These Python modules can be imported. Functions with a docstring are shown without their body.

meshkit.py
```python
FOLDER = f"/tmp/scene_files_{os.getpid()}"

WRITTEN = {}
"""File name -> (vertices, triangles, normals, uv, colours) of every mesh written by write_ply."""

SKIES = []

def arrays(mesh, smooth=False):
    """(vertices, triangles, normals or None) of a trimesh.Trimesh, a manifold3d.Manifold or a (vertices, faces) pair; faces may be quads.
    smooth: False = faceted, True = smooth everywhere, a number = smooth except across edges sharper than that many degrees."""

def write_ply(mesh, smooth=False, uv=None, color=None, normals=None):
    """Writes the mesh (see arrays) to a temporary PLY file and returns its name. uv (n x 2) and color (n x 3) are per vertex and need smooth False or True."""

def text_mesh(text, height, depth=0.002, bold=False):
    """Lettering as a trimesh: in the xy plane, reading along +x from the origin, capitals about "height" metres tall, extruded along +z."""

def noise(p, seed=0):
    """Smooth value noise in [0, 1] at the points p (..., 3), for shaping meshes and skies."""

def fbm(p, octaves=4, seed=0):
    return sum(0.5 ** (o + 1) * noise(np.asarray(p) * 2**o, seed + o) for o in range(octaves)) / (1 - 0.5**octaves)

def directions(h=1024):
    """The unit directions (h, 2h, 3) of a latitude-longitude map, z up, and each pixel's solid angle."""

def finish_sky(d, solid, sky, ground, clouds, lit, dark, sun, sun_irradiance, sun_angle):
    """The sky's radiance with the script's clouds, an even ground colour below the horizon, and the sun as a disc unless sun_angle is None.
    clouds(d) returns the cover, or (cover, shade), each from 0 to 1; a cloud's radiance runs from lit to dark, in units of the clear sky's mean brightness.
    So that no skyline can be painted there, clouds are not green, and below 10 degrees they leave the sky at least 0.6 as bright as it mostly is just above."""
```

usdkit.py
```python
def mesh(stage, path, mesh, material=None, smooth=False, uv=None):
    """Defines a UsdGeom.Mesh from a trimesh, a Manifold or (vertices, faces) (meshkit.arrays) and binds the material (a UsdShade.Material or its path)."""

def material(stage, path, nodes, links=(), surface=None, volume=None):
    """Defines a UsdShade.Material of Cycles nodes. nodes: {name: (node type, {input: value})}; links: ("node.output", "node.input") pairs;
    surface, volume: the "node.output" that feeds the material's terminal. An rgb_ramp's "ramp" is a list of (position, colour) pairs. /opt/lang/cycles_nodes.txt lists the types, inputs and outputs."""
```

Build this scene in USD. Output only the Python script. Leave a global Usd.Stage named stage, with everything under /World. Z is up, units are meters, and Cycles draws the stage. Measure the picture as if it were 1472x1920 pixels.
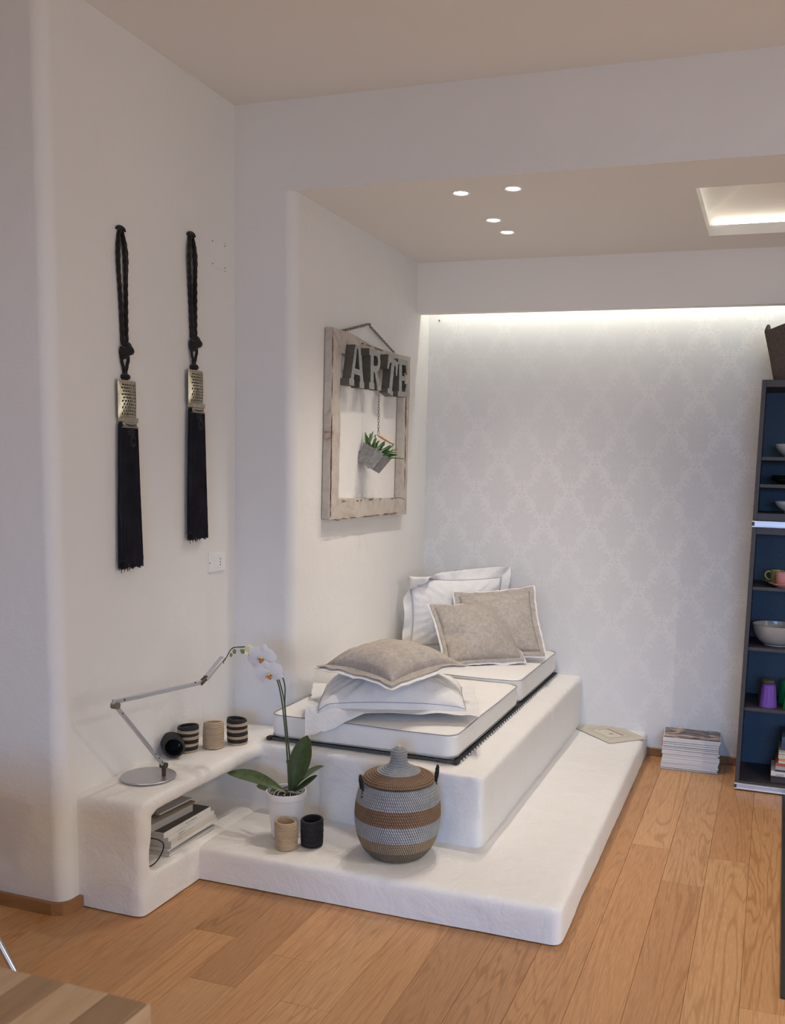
import math, numpy as np, trimesh, manifold3d, usdkit, meshkit
from shapely.geometry import Polygon, box as sbox, LineString, Point
from shapely import affinity
from shapely.ops import unary_union
from trimesh.util import concatenate as cat_mesh
from pxr import Usd, UsdGeom, UsdLux, UsdShade, Sdf, Gf

PI = math.pi
rng = np.random.default_rng(7)
stage = Usd.Stage.CreateInMemory()
UsdGeom.SetStageUpAxis(stage, 'Z'); UsdGeom.SetStageMetersPerUnit(stage, 1.0)
W = UsdGeom.Xform.Define(stage, '/World'); UsdGeom.Scope.Define(stage, '/World/Looks')

# ------------------------------------------------------------------ camera
FPX, PPX, PPY = 1791.36, 834.44, 1109.70           # pixels in the 1472 x 1920 frame
YAW, PITCH, ROLL = -0.328584, 0.130364, -0.027396
cam = UsdGeom.Camera.Define(stage, '/World/camera')
cy, sy, cp, sp = math.cos(YAW), math.sin(YAW), math.cos(PITCH), math.sin(PITCH)
fw = np.array([sy*cp, cy*cp, -sp]); r0 = np.array([cy, -sy, 0.0]); d0 = np.cross(fw, r0)
rt = math.cos(ROLL)*r0 + math.sin(ROLL)*d0; dn = -math.sin(ROLL)*r0 + math.cos(ROLL)*d0
mat = Gf.Matrix4d(*rt, 0, *(-dn), 0, *(-fw), 0, 0, 0, 1.5, 1)
cam.AddTransformOp().Set(mat)
cam.CreateHorizontalApertureAttr(36.0); cam.CreateVerticalApertureAttr(36.0*1920/1472)
cam.CreateFocalLengthAttr(36.0*FPX/1472)
cam.CreateHorizontalApertureOffsetAttr((736-PPX)/1472*36.0)
cam.CreateVerticalApertureOffsetAttr((PPY-960)/1472*36.0)
cam.CreateClippingRangeAttr(Gf.Vec2f(0.05, 100))
cam.CreateFStopAttr(8.0); cam.CreateFocusDistanceAttr(3.9)
cam.CreateExposureAttr(0.0)

# ------------------------------------------------------------------ light levels
COOL, WARM, SPOTC, LEDC = (.21, .484, 1.0), (1.0, .889, .729), (1.0, .905, .787), (.94, 1.0, .90)
I_SKY, I_SKY_LEFT, I_RIGHT_PANEL, I_SPOT, I_LED, I_COVE = 31.0, 8.0, 3.3, 1300.0, 27.0, 1.25
I_ROOM = [90.0, 150.0, 250.0, 797.0, 150.0, 4400.0]
I_PEND, PENDC = 30.0, (1.0, .858, .607)
def light(kind, path, loc, rot, intensity, color, **kw):
    l = getattr(UsdLux, kind).Define(stage, path)
    x = UsdGeom.Xformable(l); x.AddTranslateOp().Set(Gf.Vec3d(*loc)); x.AddRotateXYZOp().Set(Gf.Vec3f(*rot))
    l.CreateIntensityAttr(intensity); l.CreateColorAttr(Gf.Vec3f(*color))
    for k, v in kw.items():
        if k == 'cone':
            s = UsdLux.ShapingAPI.Apply(l.GetPrim()); s.CreateShapingConeAngleAttr(v[0]); s.CreateShapingConeSoftnessAttr(v[1])
        else: getattr(l, f'Create{k}Attr')(v)
    return l

# blue sky panels outside two unseen windows behind the camera, lighting the low fronts
WINDOWS = [(-2.9, -1.9, 0.35, 2.1), (0.0, 2.6, 0.1, 2.2)]
light('RectLight', '/World/daylight', (1.4, -6.4, 2.9), (78, 0, 8), I_SKY, COOL, Width=3.4, Height=2.6)
light('RectLight', '/World/daylight_right', (3.9, 1.9, 1.75), (70, 0, 90), I_RIGHT_PANEL, (1.0, .877, .598), Width=2.8, Height=2.2)  # warm panel outside the unseen right window, placed to light the left wall
light('RectLight', '/World/daylight_left', (-2.4, -5.4, 2.4), (80, 0, 0), I_SKY_LEFT, COOL, Width=1.8, Height=1.8)
dome = UsdLux.DomeLight.Define(stage, '/World/sky'); dome.CreateIntensityAttr(0.42); dome.CreateColorAttr(Gf.Vec3f(0.461, 0.669, 1.0))

# ------------------------------------------------------------------ object helpers
used = set()
def numbered(path):
    if path not in used:
        used.add(path); return path
    k = 1
    while f'{path}_{k:03d}' in used: k += 1
    used.add(f'{path}_{k:03d}'); return f'{path}_{k:03d}'
def pth(parent): return '/World' if parent is None else str(parent.GetPath())
def keys(p, label=None, cat=None, group=None, kind=None):
    for k, v in (('label', label), ('category', cat), ('group', group), ('kind', kind)):
        if v: p.SetCustomDataByKey(k, v)
    return p
def obj(name, mesh, m, parent=None, smooth=40, **kw):
    p = usdkit.mesh(stage, numbered(pth(parent)+'/'+name), mesh, M[m] if isinstance(m, str) else m, smooth=smooth).GetPrim()
    return keys(p, **kw)
def thing(name, label, cat, loc=(0, 0, 0), rotz=0.0, group=None, kind=None, rotx=0.0):
    x = UsdGeom.Xform.Define(stage, numbered('/World/'+name))
    x.AddTranslateOp().Set(Gf.Vec3d(*map(float, loc)))
    if rotz or rotx: x.AddRotateXYZOp().Set(Gf.Vec3f(math.degrees(rotx), 0, math.degrees(rotz)))
    return keys(x.GetPrim(), label, cat, group, kind)
def dup(root, name, label, loc, rotz=0.0):
    was = root.GetCustomData()
    r = thing(name, label, was['category'], loc, rotz, was.get('group'))
    r.GetReferences().AddInternalReference(root.GetPath()); r.SetInstanceable(True)
    return r

# ------------------------------------------------------------------ mesh helpers
def T(m, loc=(0, 0, 0), rot=None):
    m = m.copy()
    if rot is not None:
        m.apply_transform(trimesh.transformations.euler_matrix(*rot, 'sxyz'))
    m.apply_translation(loc); return m
def bx(x0, x1, y0, y1, z0, z1, c=0.0):
    if c <= 0:
        m = trimesh.creation.box((x1-x0, y1-y0, z1-z0)); m.apply_translation(((x0+x1)/2, (y0+y1)/2, (z0+z1)/2)); return m
    pts = []
    for sx in (0, 1):
        for s2 in (0, 1):
            for sz in (0, 1):
                X, Y, Z = (x1 if sx else x0), (y1 if s2 else y0), (z1 if sz else z0)
                ax, ay, az = (-c if sx else c), (-c if s2 else c), (-c if sz else c)
                pts += [(X, Y+ay, Z+az), (X+ax, Y, Z+az), (X+ax, Y+ay, Z)]
    return trimesh.convex.convex_hull(np.array(pts))
def lathe(prof, n=48, squash=None):
    p = np.array(prof, float)
    m = trimesh.creation.revolve(p, sections=n)
    m.merge_vertices(); return m
def frames(P):
    P = np.asarray(P, float); t = np.gradient(P, axis=0); t /= np.linalg.norm(t, axis=1, keepdims=True)+1e-12
    a = np.cross(t[0], [0, 0, 1.0] if abs(t[0][2]) < .9 else [1.0, 0, 0]); a /= np.linalg.norm(a); A = [a]
    for i in range(1, len(P)):
        a = A[-1]-t[i]*np.dot(A[-1], t[i]); a /= np.linalg.norm(a)+1e-12; A.append(a)
    A = np.array(A); return P, t, A, np.cross(t, A)
def tube(P, r, n=8, twist=None, closed=False):
    """A swept tube; twist = (strands, turns per metre, depth) makes a rope of it."""
    P, t, A, B = frames(P); k = len(P)
    r = np.broadcast_to(r, (k,)).astype(float); th = np.arange(n)*2*PI/n
    R = r[:, None]*np.ones((1, n))
    if twist:
        s = np.concatenate([[0], np.cumsum(np.linalg.norm(np.diff(P, axis=0), axis=1))])
        R = R*(1+twist[2]*np.abs(np.cos((twist[0]*th[None]-2*PI*twist[1]*s[:, None])/2))-twist[2]*.6)
    V = (P[:, None]+R[..., None]*(np.cos(th)[None, :, None]*A[:, None]+np.sin(th)[None, :, None]*B[:, None])).reshape(-1, 3)
    i, j = np.meshgrid(np.arange(k-1), np.arange(n), indexing='ij'); j2 = (j+1) % n
    F = np.stack([i*n+j, (i+1)*n+j, (i+1)*n+j2, i*n+j2], -1).reshape(-1, 4)
    F = np.vstack([F[:, [0, 2, 1]], F[:, [0, 3, 2]]])
    V = np.vstack([V, P[0], P[-1]]); c0, c1 = len(V)-2, len(V)-1; q = np.arange(n); q2 = (q+1) % n
    F = np.vstack([F, np.stack([np.full(n, c0), q2, q], 1), np.stack([np.full(n, c1), (k-1)*n+q, (k-1)*n+q2], 1)])
    m = trimesh.Trimesh(V, F, process=False)
    if m.volume < 0: m.invert()
    return m
def curve(pts, n=40):
    from scipy.interpolate import CubicSpline
    p = np.array(pts, float); s = np.concatenate([[0], np.cumsum(np.linalg.norm(np.diff(p, axis=0), axis=1))])
    return CubicSpline(s, p)(np.linspace(0, s[-1], n))
def extr(poly, h, z0=0.0):
    ms = [trimesh.creation.extrude_polygon(g, h, engine='earcut') for g in getattr(poly, 'geoms', [poly]) if g.area > 1e-9]
    m = cat_mesh(ms); m.apply_translation((0, 0, z0)); return m
def grid_faces(a, b, wrap=False):
    i, j = np.meshgrid(np.arange(a-1), np.arange(b if wrap else b-1), indexing='ij'); j2 = (j+1) % b
    q = np.stack([i*b+j, (i+1)*b+j, (i+1)*b+j2, i*b+j2], -1).reshape(-1, 4)
    return np.vstack([q[:, [0, 1, 2]], q[:, [0, 2, 3]]])
def slab(a, b, rad, rings, top=None, n=24, crown=0.0):
    """Rounded rectangle of half sizes a, b lofted through rings of (z, inset); closed at the bottom, the top crowned."""
    def outline(d):
        A, B, r = a-d, b-d, max(rad-d, 0.002); out = []
        for cx, cyy, t0 in ((A-r, B-r, 0), (-A+r, B-r, 90), (-A+r, -B+r, 180), (A-r, -B+r, 270)):
            for k in range(7):
                an = math.radians(t0+15*k); out.append((cx+r*math.cos(an), cyy+r*math.sin(an)))
        out = np.array(out+[out[0]]); res = []
        for p, q in zip(out[:-1], out[1:]):
            m = max(1, int(np.linalg.norm(q-p)/.04)) if np.linalg.norm(q-p) > .06 else 1
            res += [p+(q-p)*t/m for t in range(m)]
        return np.array(res)
    base = outline(0.0); L = []; N = len(base)
    def ring(d):
        s = np.array([(a-d)/a, (b-d)/b]); o = base*s
        return o
    for z, d in rings: L.append(np.c_[ring(d), np.full(N, z)])
    zt, dt = rings[-1]
    for f in (.9, .75, .5, .25, .08): L.append(np.c_[ring(dt)*f, np.full(N, zt+crown*(1-f*f))])
    V = np.vstack(L); F = grid_faces(len(L), N, True)
    V = np.vstack([V, [0, 0, rings[0][0]], [0, 0, zt+crown]]); q = np.arange(N); q2 = (q+1) % N; e = (len(L)-1)*N
    F = np.vstack([F, np.stack([np.full(N, len(V)-2), q, q2], 1), np.stack([np.full(N, len(V)-1), e+q2, e+q], 1)])
    m = trimesh.Trimesh(V, F, process=False)
    if m.volume < 0: m.invert()
    return m
def to_tm(man):
    g = man.to_mesh(); return trimesh.Trimesh(g.vert_properties[:, :3], g.tri_verts, process=False)
def mbox(x0, x1, y0, y1, z0, z1): return manifold3d.Manifold.cube((x1-x0, y1-y0, z1-z0)).translate((x0, y0, z0))
def mprism(pts, z0, z1): return manifold3d.Manifold.extrude(manifold3d.CrossSection([pts]), z1-z0).translate((0, 0, z0))

# ------------------------------------------------------------------ materials
M = {}
def mk(name, nodes, links, surface='p.BSDF'):
    M[name] = usdkit.material(stage, f'/World/Looks/{name}', nodes, links, surface=surface)
def plain(name, color, rough=.5, metal=0.0, bump=0, bscale=200, var=0.0, **kw):
    nodes = {'p': ('principled_bsdf', dict(base_color=color, roughness=rough, metallic=metal, **kw))}; links = []
    if bump or var:
        nodes['g'] = ('geometry', {}); nodes['n'] = ('noise_texture', dict(scale=bscale, detail=3)); links += [('g.position', 'n.vector')]
    if bump:
        nodes['b'] = ('bump', dict(strength=bump, distance=.002)); links += [('n.fac', 'b.height'), ('b.normal', 'p.normal')]
    if var:
        nodes['r'] = ('rgb_ramp', dict(ramp=[(.3, tuple(c*(1-var) for c in color)), (.7, tuple(min(1, c*(1+var)) for c in color))]))
        links += [('n.fac', 'r.fac'), ('r.color', 'p.base_color')]
    mk(name, nodes, links)
def plaster(name, c0, c1, strength=.35, fine=90):
    mk(name, {'g': ('geometry', {}), 'n1': ('noise_texture', dict(scale=7, detail=6, roughness=.6, distortion=.4)), 'n2': ('noise_texture', dict(scale=fine, detail=4, roughness=.6)),
              'n3': ('noise_texture', dict(scale=1.3, detail=3)), 'r': ('rgb_ramp', dict(ramp=[(.3, c0), (.7, c1)])),
              'mm': ('math', dict(math_type='multiply_add', value2=.12)), 'b': ('bump', dict(strength=strength, distance=.02)),
              'p': ('principled_bsdf', dict(roughness=.85, specular_ior_level=.25))},
       [('g.position', 'n1.vector'), ('g.position', 'n2.vector'), ('g.position', 'n3.vector'), ('n3.fac', 'r.fac'), ('r.color', 'p.base_color'),
        ('n2.fac', 'mm.value1'), ('n1.fac', 'mm.value3'), ('mm.value', 'b.height'), ('b.normal', 'p.normal')])
plaster('wall_plaster', (.76, .735, .715), (.80, .775, .755), .34)
plaster('ceiling_paint', (.84, .80, .755), (.86, .82, .775), .05)
plaster('masonry_plaster', (.80, .775, .755), (.845, .82, .80), .5, 60)

def wood(name, dark, light, fiber=1.0, scale=1.0, axis='y', rough=.42, contour=15.0):
    s = {'y': (1, .075, 1), 'x': (.075, 1, 1), 'z': (1, 1, .075)}[axis]; k = 8*scale
    mk(name, {'g': ('geometry', {}), 'o': ('object_info', {}), 'om': ('math', dict(math_type='multiply', value2=37.0)),
              'c': ('combine_xyz', {}), 'va': ('mix_vector', dict(fac=.5)), 'mp': ('mapping', dict(scale=tuple(2*k*q for q in s))),
              'n': ('noise_texture', dict(scale=1.0, detail=2.5, roughness=.5, distortion=.55)),
              'm1': ('math', dict(math_type='multiply', value2=contour)), 'm2': ('math', dict(math_type='pingpong', value2=.5)), 'ln': ('map_range', dict(range_type='smoothstep', from_min=.0, from_max=.26, to_min=0, to_max=1)),
              'mp2': ('mapping', dict(scale=tuple(2*q_ for q_ in ((260 if q > .5 else 14) for q in s)))), 'f': ('noise_texture', dict(scale=1.0, detail=4, roughness=.6)),
              'lo': ('noise_texture', dict(scale=.35, detail=2)), 'lr': ('map_range', dict(from_min=.3, from_max=.7, to_min=.15, to_max=1.0)), 'li': ('math', dict(math_type='subtract', value1=1.0)), 'lm': ('math', dict(math_type='multiply')), 'l2': ('math', dict(math_type='multiply', value2=.75)),
              'fr': ('map_range', dict(from_min=.32, from_max=.68, to_min=.0, to_max=.62)), 'tot': ('math', dict(math_type='add', use_clamp=True)),
              'mc': ('mix_color', dict(a=light, b=dark)), 'hv': ('hsv', {}), 'vr': ('map_range', dict(to_min=.86, to_max=1.08)),
              'p': ('principled_bsdf', dict(roughness=rough, specular_ior_level=.4)), 'b': ('bump', dict(strength=.10, distance=.001))},
       [('o.random', 'om.value1'), ('om.value', 'c.x'), ('om.value', 'c.y'), ('om.value', 'c.z'), ('g.position', 'va.a'), ('c.vector', 'va.b'), ('va.result', 'mp.vector'), ('va.result', 'mp2.vector'),
        ('mp.vector', 'n.vector'), ('mp.vector', 'lo.vector'), ('n.fac', 'm1.value1'), ('m1.value', 'm2.value1'), ('m2.value', 'ln.value'), ('ln.result', 'li.value2'), ('lo.fac', 'lr.value'), ('li.value', 'lm.value1'), ('lr.result', 'lm.value2'), ('lm.value', 'l2.value1'),
        ('mp2.vector', 'f.vector'), ('f.fac', 'fr.value'), ('l2.value', 'tot.value1'), ('fr.result', 'tot.value2'), ('tot.value', 'mc.fac'),
        ('mc.result', 'hv.color'), ('o.random', 'vr.value'), ('vr.result', 'hv.value'), ('hv.color', 'p.base_color'), ('f.fac', 'b.height'), ('b.normal', 'p.normal')])
OAK = [((.42, .200, .078), (.60, .325, .148)), ((.36, .168, .064), (.54, .280, .124)), ((.45, .225, .094), (.64, .362, .172)), ((.39, .184, .070), (.57, .300, .132))]
for i, (d_, l_) in enumerate(OAK): wood(f'oak_{"abcd"[i]}', d_, l_, 1.0, 1.0 + .12*i)
wood('oak_trim', (.27, .13, .05), (.36, .18, .075), 1.0, 1.0, 'x')
wood('table_light', (.44, .29, .17), (.53, .37, .23), 1.0, .6); wood('table_dark', (.27, .165, .09), (.36, .225, .125), 1.0, .6)
wood('handle_wood', (.5, .32, .18), (.66, .45, .28), 1.0, 2.0, 'x')

# damask wallpaper: a motif mirrored about its axis, set in a half-drop of diamonds
PW, PH = .26, .34
mk('damask', {
    'g': ('geometry', {}), 's': ('separate_xyz', {}),
    'ua': ('math', dict(math_type='pingpong', value2=PW/2)), 'vf': ('math', dict(math_type='multiply', value2=1/PH)), 'vfr': ('math', dict(math_type='fraction')),
    'vc': ('math', dict(math_type='subtract', value2=.5)), 'vabs': ('math', dict(math_type='absolute')),
    'un': ('math', dict(math_type='multiply', value2=2/PW)), 'vn': ('math', dict(math_type='multiply', value2=2.0)),
    'dd': ('math', dict(math_type='add')), 'isb': ('math', dict(math_type='greater_than', value2=1.0)),
    'ub': ('math', dict(math_type='subtract', value1=1.0)), 'sg': ('math', dict(math_type='sign')), 'sg2': ('math', dict(math_type='multiply', value2=.5)), 'vb': ('math', dict(math_type='subtract')),
    'u': ('mix_float', {}), 'v': ('mix_float', {}), 'uv': ('combine_xyz', {}),
    'dinv': ('math', dict(math_type='subtract', value1=2.0)), 'dsel': ('mix_float', {}), 'a1b': ('math', dict(math_type='multiply', value2=.72)),
    'vs': ('math', dict(math_type='multiply', value2=2.6)), 'n1': ('noise_texture', dict(scale=3.6, detail=3.0, roughness=.6, distortion=1.4)), 'n2': ('noise_texture', dict(scale=9, detail=3, distortion=2.0)),
    'a1': ('math', dict(math_type='multiply_add', value2=1.5)), 'rp': ('rgb_ramp', dict(ramp=[(.0, (1, 1, 1)), (.60, (1, 1, 1)), (.635, (0, 0, 0)), (.76, (0, 0, 0)), (.785, (.75, .75, .75)), (.84, (.75, .75, .75)), (.865, (0, 0, 0))])), 'a0': ('math', dict(math_type='multiply_add', value2=.5, value3=-.32)),
    'r2': ('rgb_ramp', dict(ramp=[(.40, (1, 1, 1)), (.50, (.35, .35, .35)), (.56, (1, 1, 1))])), 'm3': ('mix_color', dict(blend_type='multiply', fac=1.0)),
    'fd': ('noise_texture', dict(scale=.9, detail=2)), 'fr': ('rgb_ramp', dict(ramp=[(.36, (.35, .35, .35)), (.62, (1, 1, 1))])),
    'mu': ('math', dict(math_type='multiply')), 'mu2': ('math', dict(math_type='multiply', value2=.75)),
    'col': ('mix_color', dict(a=(.79, .765, .75), b=(.655, .638, .632))), 'fi': ('noise_texture', dict(scale=260, detail=3)),
    'b': ('bump', dict(strength=.06, distance=.003)), 'p': ('principled_bsdf', dict(roughness=.6, specular_ior_level=.35)), 'w': ('rgb_to_bw', {}), 'w2': ('rgb_to_bw', {})},
   [('g.position', 's.vector'), ('s.x', 'ua.value1'), ('s.z', 'vf.value1'), ('vf.value', 'vfr.value1'), ('vfr.value', 'vc.value1'), ('vc.value', 'vabs.value1'), ('ua.value', 'un.value1'), ('vabs.value', 'vn.value1'),
    ('un.value', 'dd.value1'), ('vn.value', 'dd.value2'), ('dd.value', 'isb.value1'), ('un.value', 'ub.value2'), ('vc.value', 'sg.value1'), ('sg.value', 'sg2.value1'), ('vc.value', 'vb.value1'), ('sg2.value', 'vb.value2'),
    ('isb.value', 'u.fac'), ('un.value', 'u.a'), ('ub.value', 'u.b'), ('isb.value', 'v.fac'), ('vc.value', 'v.a'), ('vb.value', 'v.b'), ('u.result', 'uv.x'), ('v.result', 'vs.value1'), ('vs.value', 'uv.y'),
    ('uv.vector', 'n1.vector'), ('uv.vector', 'n2.vector'), ('dsel.result', 'a0.value1'), ('n1.fac', 'a1.value1'), ('a0.value', 'a1.value3'), ('a1.value', 'a1b.value1'), ('a1b.value', 'rp.fac'), ('n2.fac', 'r2.fac'), ('rp.color', 'm3.a'), ('r2.color', 'm3.b'),
    ('dd.value', 'dinv.value2'), ('isb.value', 'dsel.fac'), ('dd.value', 'dsel.a'), ('dinv.value', 'dsel.b'),
    ('g.position', 'fd.vector'), ('fd.fac', 'fr.fac'), ('m3.result', 'w.color'), ('fr.color', 'w2.color'), ('w.val', 'mu.value1'), ('w2.val', 'mu.value2'), ('mu.value', 'mu2.value1'), ('mu2.value', 'col.fac'),
    ('col.result', 'p.base_color'), ('g.position', 'fi.vector'), ('fi.fac', 'b.height'), ('b.normal', 'p.normal')])

def cloth(name, c0, c1, weave=900, bump=.25, scratch=0.0, sheen=.1, tone=12):
    nodes = {'g': ('geometry', {}), 'n': ('noise_texture', dict(scale=tone, detail=4, roughness=.6)), 'r': ('rgb_ramp', dict(ramp=[(.3, c0), (.7, c1)])),
             'wv': ('noise_texture', dict(scale=weave, detail=2)), 'wr': ('noise_texture', dict(scale=38, detail=4, distortion=.6)), 'mm': ('math', dict(math_type='multiply_add', value2=3.0)),
             'b': ('bump', dict(strength=bump, distance=.004)), 'p': ('principled_bsdf', dict(roughness=.92, specular_ior_level=.15, sheen_weight=sheen))}
    links = [('g.position', 'n.vector'), ('g.position', 'wv.vector'), ('g.position', 'wr.vector'), ('n.fac', 'r.fac'), ('wr.fac', 'mm.value1'), ('wv.fac', 'mm.value3'), ('mm.value', 'b.height'), ('b.normal', 'p.normal')]
    if scratch:
        nodes |= {'vo': ('voronoi_texture', dict(feature='distance_to_edge', scale=9, detail=1.0)), 'ds': ('noise_texture', dict(scale=5, detail=5, roughness=.7)), 'vm': ('mix_vector', dict(fac=.55)),
                  'sr': ('rgb_ramp', dict(ramp=[(0, (1, 1, 1)), (.02, (.4, .4, .4)), (.07, (0, 0, 0))])), 'bw': ('rgb_to_bw', {}), 'sm': ('math', dict(math_type='multiply', value2=scratch)), 'mc': ('mix_color', dict(b=(.72, .68, .64)))}
        links += [('g.position', 'ds.vector'), ('g.position', 'vm.a'), ('ds.color', 'vm.b'), ('vm.result', 'vo.vector'), ('vo.distance', 'sr.fac'), ('sr.color', 'bw.color'), ('bw.val', 'sm.value1'), ('sm.value', 'mc.fac'), ('r.color', 'mc.a'), ('mc.result', 'p.base_color')]
    else: links += [('r.color', 'p.base_color')]
    mk(name, nodes, links)
cloth('white_linen', (.80, .78, .775), (.86, .84, .83), bump=.55)
cloth('grey_linen', (.385, .335, .295), (.465, .41, .365), bump=.45, scratch=.36, tone=60)
cloth('canvas', (.80, .775, .75), (.83, .805, .78), 1200, .12)
cloth('tassel_black', (.008, .008, .012), (.022, .021, .028), 700, .3, sheen=.2)
cloth('cord_black', (.012, .010, .010), (.03, .026, .026), 700, .3, sheen=.2)
plain('piping_grey', (.30, .30, .31), .8); plain('stitch_blue', (.31, .30, .37), .8); plain('rail_green', (.07, .08, .085), .5)
plain('zip_black', (.022, .021, .021), .6); plain('tick_white', (.75, .74, .72), .5)
plain('steel_satin', (.52, .52, .53), .38, .9, .05, 300); plain('alu', (.62, .63, .66), .36, .75); plain('alu_bright', (.72, .73, .76), .35, .6)
plain('lamp_dark', (.05, .042, .038), .5); plain('white_plastic', (.82, .81, .80), .35); plain('pot_white', (.80, .79, .80), .3)
plain('zinc', (.30, .305, .285), .55, .35, .1, 60, .16); plain('zinc_shaded', (.115, .105, .09), .55, .35, .1, 60, .16); plain('zinc_planter', (.27, .268, .262), .5, .45, .12, 50, .22)
plain('chain_metal', (.20, .165, .125), .5, .5); plain('chain_light', (.28, .25, .21), .45, .7)
plain('chrome', (.75, .76, .78), .15, 1.0); plain('silver_brass', (.46, .42, .33), .34, .9, .12, 180, .12); plain('dark_back', (.03, .028, .025), .8)
plain('cabinet_dark', (.050, .043, .046), .5, 0, .08, 150, .15); plain('soot', (.05, .045, .045), .7)
mk('blue_panel', {'g': ('geometry', {}), 'mp': ('mapping', dict(scale=(900, 900, 60))), 'n': ('noise_texture', dict(scale=1, detail=3)), 'r': ('rgb_ramp', dict(ramp=[(.3, (.036, .060, .098)), (.7, (.072, .112, .160))])), 'p': ('principled_bsdf', dict(roughness=.75))},
   [('g.position', 'mp.vector'), ('mp.vector', 'n.vector'), ('n.fac', 'r.fac'), ('r.color', 'p.base_color')])
plain('leaf_green', (.068, .102, .036), .35, 0, .05, 60, .22); plain('leaf_dark', (.046, .080, .027), .32, 0, .05, 60, .2); plain('stem_green', (.055, .075, .03), .5); plain('bud_green', (.24, .29, .10), .5)
plain('succulent_green', (.055, .14, .035), .4, 0, .05, 100, .3)
mk('petal', {'d': ('principled_bsdf', dict(base_color=(.88, .87, .89), roughness=.6)), 't': ('translucent_bsdf', dict(color=(.85, .85, .87))), 'm': ('mix_closure', dict(fac=.25))}, [('d.BSDF', 'm.closure1'), ('t.BSDF', 'm.closure2')], 'm.closure')
plain('lip_orange', (.55, .21, .03), .5, 0, 0, 300, .3); plain('lip_yellow', (.70, .60, .30), .5); plain('bud_cream', (.72, .68, .50), .55, 0, 0, 60, .1)
plain('bark', (.06, .04, .028), .9, 0, .4, 90, .5); plain('root_grey', (.34, .34, .28), .7)
plain('paper', (.62, .60, .58), .8, 0, 0, 300, .06); plain('book_white', (.70, .68, .665), .55); plain('book_grey', (.42, .40, .385), .6); plain('book_dark', (.055, .047, .042), .4); plain('book_brown', (.19, .15, .11), .5); plain('book_cream', (.62, .58, .52), .6)
plain('book_red', (.48, .08, .05), .5); plain('book_orange', (.75, .30, .05), .5); plain('book_blue', (.05, .055, .13), .5); plain('book_olive', (.36, .33, .19), .5); plain('maroon', (.07, .035, .03), .5); plain('ink', (.03, .03, .03), .6); plain('ink_grey', (.30, .28, .27), .7)
plain('mat_board', (.60, .545, .46), .8, 0, .05, 200, .04); plain('print_paper', (.66, .60, .52), .8, 0, 0, 40, .08); plain('shadow_gap_grey', (.34, .32, .31), .9); plain('print_red', (.44, .29, .23), .8, 0, 0, 160, .4)
plain('ceramic_white', (.72, .70, .67), .22); plain('ceramic_grey', (.36, .345, .33), .2); plain('plate_black', (.02, .016, .018), .25); plain('cup_olive', (.36, .33, .11), .25); plain('cup_pink', (.62, .27, .24), .25)
def glass(name, c): mk(name, {'p': ('principled_bsdf', dict(base_color=c, roughness=.08, transmission_weight=.55, ior=1.45))}, [])
glass('glass_purple', (.36, .16, .72)); glass('glass_green', (.02, .42, .14)); glass('glass_olive', (.36, .27, .09))
plain('wicker_brown', (.075, .055, .043), .7, 0, .5, 160, .35); plain('felt_inner', (.022, .014, .012), .9)
def lens(name, c, s): mk(name, {'e': ('emission', dict(color=c, strength=s))}, [], 'e.emission')
lens('unseen_globe', (1.0, .86, .70), 2.0); lens('spot_lens', (1.0, .93, .82), 9.0); lens('led_lens', (1.0, .97, .88), 3.5)
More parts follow.
